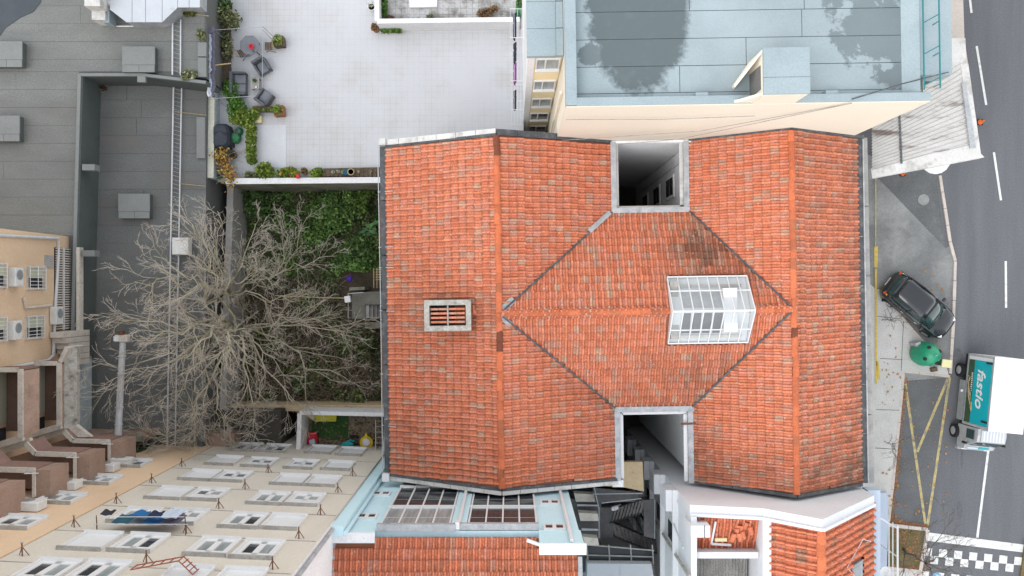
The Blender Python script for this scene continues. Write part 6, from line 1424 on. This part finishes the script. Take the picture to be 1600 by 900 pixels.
# ================================================================ parked black car
def car(label, loc, rz):
    t = thing('parked_car', label, 'car', (0,0,0))
    # nose towards +x ; stations: x, half width, bottom, belt height
    S = [(-2.08,.55,.42,.70),(-2.02,.72,.32,.86),(-1.85,.82,.25,.94),(-1.3,.875,.2,.96),(-.4,.885,.2,.95),(.5,.88,.2,.93),(1.1,.87,.2,.90),(1.6,.83,.22,.82),(1.9,.72,.28,.72),(2.04,.55,.36,.62),(2.10,.3,.4,.55)]
    rings = []
    for x, w, zl, zb in S:
        rings.append([(x,-w*.86,zl),(x,-w*.98,zl+.12),(x,-w,zl+(zb-zl)*.6),(x,-w*.95,zb-.05),(x,-w*.80,zb),(x,-w*.4,zb+.025),(x,0,zb+.03),(x,w*.4,zb+.025),(x,w*.80,zb),(x,w*.95,zb-.05),(x,w,zl+(zb-zl)*.6),(x,w*.98,zl+.12),(x,w*.86,zl)])
    body = MB().loft(rings).build('body', M['paint_car'], t, smooth=True)
    G = [(-1.92,.66,.52,.90,.94),(-1.72,.72,.60,.92,1.28),(-1.45,.75,.63,.93,1.42),(-.7,.77,.65,.93,1.47),(.0,.77,.64,.92,1.45),(.45,.75,.61,.91,1.36),(.85,.72,.58,.90,1.10),(1.15,.70,.62,.88,.90)]
    rings = [[(x,-w,zb),(x,-(w+w2)/2,(zb+zt)/2),(x,-w2,zt-.02),(x,-w2*.5,zt+.02),(x,w2*.5,zt+.02),(x,w2,zt-.02),(x,(w+w2)/2,(zb+zt)/2),(x,w,zb)] for x, w, w2, zb, zt in G]
    MB().loft(rings).build('windows', M['car_glass'], t, smooth=True)
    Rf = [(-1.66,.60,1.34),(-1.45,.64,1.44),(-.7,.66,1.492),(.0,.65,1.472),(.36,.62,1.415)]
    rings = [[(x,-w,z-.05),(x,-w,z),(x,-w*.5,z+.025),(x,w*.5,z+.025),(x,w,z),(x,w,z-.05)] for x, w, z in Rf]
    MB().loft(rings).build('roof_panel', M['paint_car'], t, smooth=True)
    for s in (-1,1):
        MB().tube([(1.08,s*.70,.90),(.42,s*.63,1.40),(-.7,s*.665,1.50),(-1.5,s*.645,1.42),(-1.88,s*.62,.98)],.035,6).build('pillar', M['paint_car'], t)
        MB().tube([(-.45,s*.79,.92),(-.5,s*.665,1.46)],.04,6).build('pillar', M['paint_car'], t)
        MB().box((.68,s*.98,.98),(.14,.22,.14)).build('mirror', M['paint_car'], t, bevel=.04)
        MB().box((-1.93,s*.63,.84),(.12,.2,.14),rz=s*.5).build('tail_light', M['lamp_red'], t, bevel=.03); MB().box((-1.84,s*.70,.92),(.10,.08,.05),rz=s*.3).build('indicator', M['lamp_amber'], t, bevel=.02)
        MB().box((1.78,s*.60,.72),(.30,.16,.06),rz=-s*.5).build('headlight', M['lamp_clear'], t, bevel=.03)
        for x in (-1.28,1.30):
            Mx = Matrix.Translation((x,s*.80,.31))@Matrix.Rotation(math.pi/2,4,'X')
            w = MB().lathe([(.2,-.1),(.31,-.1),(.31,.1),(.2,.1)], n=20, M=Mx).build('wheel', M['rubber'], t); MB().lathe([(.21,-.105),(.2,.0),(.21,.105)], n=16, M=Mx).build('rim', M['alloy'], w)
        for x in (-.45,.45): MB().box((x-.12,s*.885,.80),(.16,.03,.03)).build('door_handle', M['alloy'], t)
        MB().tube([(-1.9,s*.89,.55),(1.7,s*.86,.5)],.012,4).build('side_trim', M['black'], t)
    MB().box((2.06,0,.45),(.06,.5,.14)).build('grille', M['black'], t, bevel=.02); MB().box((-2.07,0,.55),(.05,.5,.12)).build('number_plate', M['white_metal'], t)
    MB().tube([(1.15,-.5,.93),(.95,.05,1.03)],.012,4).build('wiper', M['black'], t); MB().tube([(1.17,.05,.93),(.97,.5,1.03)],.012,4).build('wiper', M['black'], t)
    MB().box((-1.72,0,1.37),(.12,1.0,.03)).build('rear_spoiler', M['paint_car'], t, bevel=.01)
    place(t, loc, rz); return t
c = W(1436.5,478,.7); car('black hatchback parked at an angle on the concrete pad', (c.x,c.y,.035), math.radians(-39))
# ================================================================ delivery truck
def truck(label, loc, rz):
    t = thing('delivery_truck', label, 'truck', (0,0,0))   # nose towards -y, near side -x
    w = .85; yb0, yb1 = -1.75, 1.95
    MB().bx(-w,w,yb0,yb1,1.0,3.2).build('cargo_box', M['truck_white'], t, bevel=.03)
    MB().bx(-w-.02,w+.02,yb0-.02,yb1+.02,3.2,3.26).build('box_roof', M['truck_white'], t, bevel=.02)
    for z in (1.0,3.12): MB().bx(-w-.035,-w,yb0,yb1,z,z+.1).build('side_trim', M['steel'], t)
    for y in (yb0,yb1-.12): MB().bx(-w-.04,-w,y,y+.12,1.1,3.12).build('corner_trim', M['zinc'], t)
    MB().bx(-w-.02,-w,yb0+.14,yb1-.3,1.62,3.06).build('teal_panel', M['teal'], t)
    MB().bx(-w-.019,-w,yb0+.14,yb1-.3,1.12,1.62).build('green_panel', M['dark_green'], t)
    for k_ in range(3):
        mb = MB(); mb.tube([(-w-.028,-.9+.35*q-.05*k_,1.3+.14*math.sin(q*.9+k_)+.25*(1-q/5)) for q in range(6)],.028,5); mb.build('swirl', M['straw_wood'] if k_ else M['dark_green'], t)
    for y in (yb0+.32,yb1-.42): MB().bx(-w-.05,-w-.02,y,y+.1,2.62,3.1).build('hinge', M['black'], t)
    def txt(s_, size, y, z, shear, nm, ext=.006):
        cu = bpy.data.curves.new(nm, 'FONT'); cu.body = s_; cu.size = size; cu.shear = shear; cu.extrude = ext; cu.offset = .012 if size > .3 else 0.004; cu.align_x = 'CENTER'
        cu.materials.append(M['white_metal']); o = bpy.data.objects.new(nm, cu); sc.collection.objects.link(o); o.parent = t
        # text runs along -y, letter tops towards +z, facing -x; outlines turned into a mesh
        dg = bpy.context.evaluated_depsgraph_get(); me = bpy.data.meshes.new_from_object(o.evaluated_get(dg)); bpy.data.objects.remove(o)
        if not me.materials: me.materials.append(M['white_metal'])
        o = link(nm, me, t)
        o.matrix_basis = Matrix(((0,0,-1,-w-.03),(-1,0,0,y),(0,1,0,z),(0,0,0,1)))
    txt('fastio', .92, .25, 1.98, .28, 'lettering'); 
    ch_ = MB()
    for k_ in range(12): ch_.box((-w-.026,.95-k_*.1,1.5),(.012,.055,.10))
    ch_.build('small_lettering', M['white_metal'], t)['kind'] = 'stuff'
    # cab
    rings = []
    for y, zt, ww in ((-1.82,2.28,.80),(-2.15,2.30,.80),(-2.50,2.22,.78),(-2.80,1.45,.80),(-3.02,1.28,.78),(-3.10,.9,.74)):
        rings.append([(-ww,y,.55),(-ww,y,min(1.3,zt-.08)),(-ww*.92,y,zt-.06),(-ww*.8,y,zt),(ww*.8,y,zt),(ww*.92,y,zt-.06),(ww,y,min(1.3,zt-.08)),(ww,y,.55)])
    MB().loft(rings).build('cab', M['truck_grey'], t)
    MB().prism([(-.66,-2.54),(.66,-2.54),(.68,-2.80),(-.68,-2.80)],[2.1,2.1,1.46,1.46],[2.17,2.17,1.5,1.5]).build('windscreen', M['car_glass'], t)
    MB().prism([(-.70,-2.9),(-.15,-2.9),(-.15,-3.0),(-.70,-3.0)],1.28,[1.41,1.41,1.34,1.34]).build('front_sticker', M['pale_cloth'], t); MB().prism([(-.1,-2.9),(.42,-2.9),(.42,-3.0),(-.1,-3.0)],1.28,[1.415,1.415,1.34,1.34]).build('front_sticker', M['teal'], t)
    MB().bx(-.62,.62,-2.45,-1.86,2.3,2.36).build('cab_roof', M['clad'], t, bevel=.03)
    for i in range(7): MB().bx(-.52+i*.16,-.46+i*.16,-2.40,-1.9,2.36,2.385).build('roof_rib', M['shutter'], t)
    for s in (-1,1):
        MB().bx(s*.80-.012,s*.80+.012,-2.42,-1.95,1.35,2.0).build('side_window', M['car_glass'], t); MB().bx(s*1.0-.05,s*1.0+.05,-2.72,-2.6,1.4,1.75).build('mirror', M['black'], t, bevel=.02); MB().tube([(s*.8,-2.62,1.6),(s*1.0,-2.66,1.6)],.02,5).build('mirror_arm', M['black'], t)
        MB().box((s*.6,-3.08,.85),(.28,.08,.18)).build('headlight', M['lamp_clear'], t, bevel=.02)
        for y in (-2.25,1.0):
            Mx = Matrix.Translation((s*.82,y,.36))@Matrix.Rotation(math.pi/2,4,'Y')
            wl_ = MB().lathe([(.22,-.12),(.36,-.12),(.36,.12),(.22,.12)], n=20, M=Mx).build('wheel', M['rubber'], t); MB().lathe([(.22,-.125),(.12,-.05),(.12,.05),(.22,.125)], n=16, M=Mx).build('rim', M['alloy'], wl_)
    MB().bx(-.7,.7,-2.2,1.9,.5,1.0).build('chassis', M['black'], t); MB().bx(-.8,.8,-3.16,-3.02,.42,.7).build('bumper', M['truck_grey'], t, bevel=.03)
    MB().bx(-.88,-.83,-1.6,.5,.45,.9).build('side_guard', M['steel'], t)
    MB().box((-1.0,-.05,.9),(.1,.12,.05)).build('side_marker', M['white_metal'], t)
    place(t, loc, rz); return t
q = W(1572,640,1.5); truck('white delivery truck with teal lettered side panel on the road', (24.72,-5.45,.012), math.radians(-5.5))
# ================================================================ green bottle bank and neighbours
b = W(1446,553,.75); b.z = .14
t = thing('bottle_bank', 'green igloo-shaped bottle bank on the pavement corner', 'recycling bin', b)
MB().lathe([(.50,.0),(.60,.12),(.64,.45),(.62,.85),(.52,1.2),(.36,1.42),(.16,1.54),(.03,1.57)], b, 28).build('shell', M['bin_green'], t, smooth=True)
MB().lathe([(.645,.38),(.66,.42),(.66,.48),(.645,.52)], b, 28).build('band', M['bin_green'], t)
for a in (.5,2.0,3.6,5.2):
    d = Vector((math.cos(a),math.sin(a),0)); Mx = Matrix.Translation(b+d*.44+Vector((0,0,1.32)))@d.to_track_quat('Z','Y').to_matrix().to_4x4()@Matrix.Rotation(-.7,4,'X')
    MB().lathe([(.10,0),(.10,.03),(.02,.032)], n=14, M=Mx).build('bottle_hole', M['black'], t)
MB().tube([b+Vector((-.06,0,1.55)),b+Vector((-.05,0,1.66)),b+Vector((.05,0,1.66)),b+Vector((.06,0,1.55))],.02,6).build('lifting_eye', M['steel'], t)
MB().box(b+Vector((-.42,.52,.35)),(.3,.2,.7),rz=.4).build('foot', M['zinc'], t, bevel=.02)
b = W(1478,568,1.0); b.z = .14
t = thing('battery_bin', 'small pale yellow lidded bin beside the bottle bank', 'bin', b)
MB().box(b+Vector((-.02,.02,.42)),(.36,.34,.84),rz=-.12).build('body', M['dark_green'], t, bevel=.03); MB().box(b+Vector((.02,0,.9)),(.52,.42,.1),rz=-.12).build('lid', M['pale_yellow'], t, bevel=.03)
q = W(1457,577,.15); tag(MB().box(q+Vector((0,0,.12)),(.3,.2,.24),rz=.2).build('cardboard_box', M['wood'], bevel=.01), 'small brown box lying against the foot of the bottle bank', 'box')
# street tree (bare, thin) by the crossing
bt = W(1412,858,.1)
T5 = [(bt, W(1445,880,3.0), .07)] + [(W(1445,880,2.9), W(px,py,z), .028) for px,py,z in ((1480,800,4.2),(1470,860,4.4),(1500,850,4.6),(1460,905,4.4),(1510,900,4.4),(1440,830,4.0))]
bare_tree('street_tree', 'slim leafless street tree leaning out of the verge over the crossing', bt, T5, random.Random(5), .07, [4,3,2,1], 1, 1, 'twig_dark', 'twig_dark', .007)
bb = W(1462,901,1.0); tag(MB().lathe([(.02,1.0),(.2,1.02),(.26,1.1),(.2,1.2),(.05,1.25)], Vector((bb.x,bb.y,0)), 16).build('light_globe', M['sky_blue']), 'pale blue round object at the bottom edge by the crossing', 'globe')
# faint shadows of twigs are real: two small bare saplings on the pavement
for px, py, lab, sd in ((1378,500,'thin leafless sapling on the pavement beside the parked car',3),(1382,690,'thin leafless sapling on the pavement beside the parking bay',4)):
    bt = W(px,py,.14); rr_ = random.Random(sd)
    T6 = [(bt, bt+Vector((.05,.05,.9)), .02)] + [(bt+Vector((.05,.05,.8)), bt+Vector((rr_.uniform(-.4,.9),rr_.uniform(-1.2,1.2),rr_.uniform(1.2,1.7))), .010) for _ in range(5)]
    bare_tree('street_sapling', lab, bt, T6, rr_, .03, [4,2,1,0], 1, 1, 'twig_dark', 'twig_dark', .006)
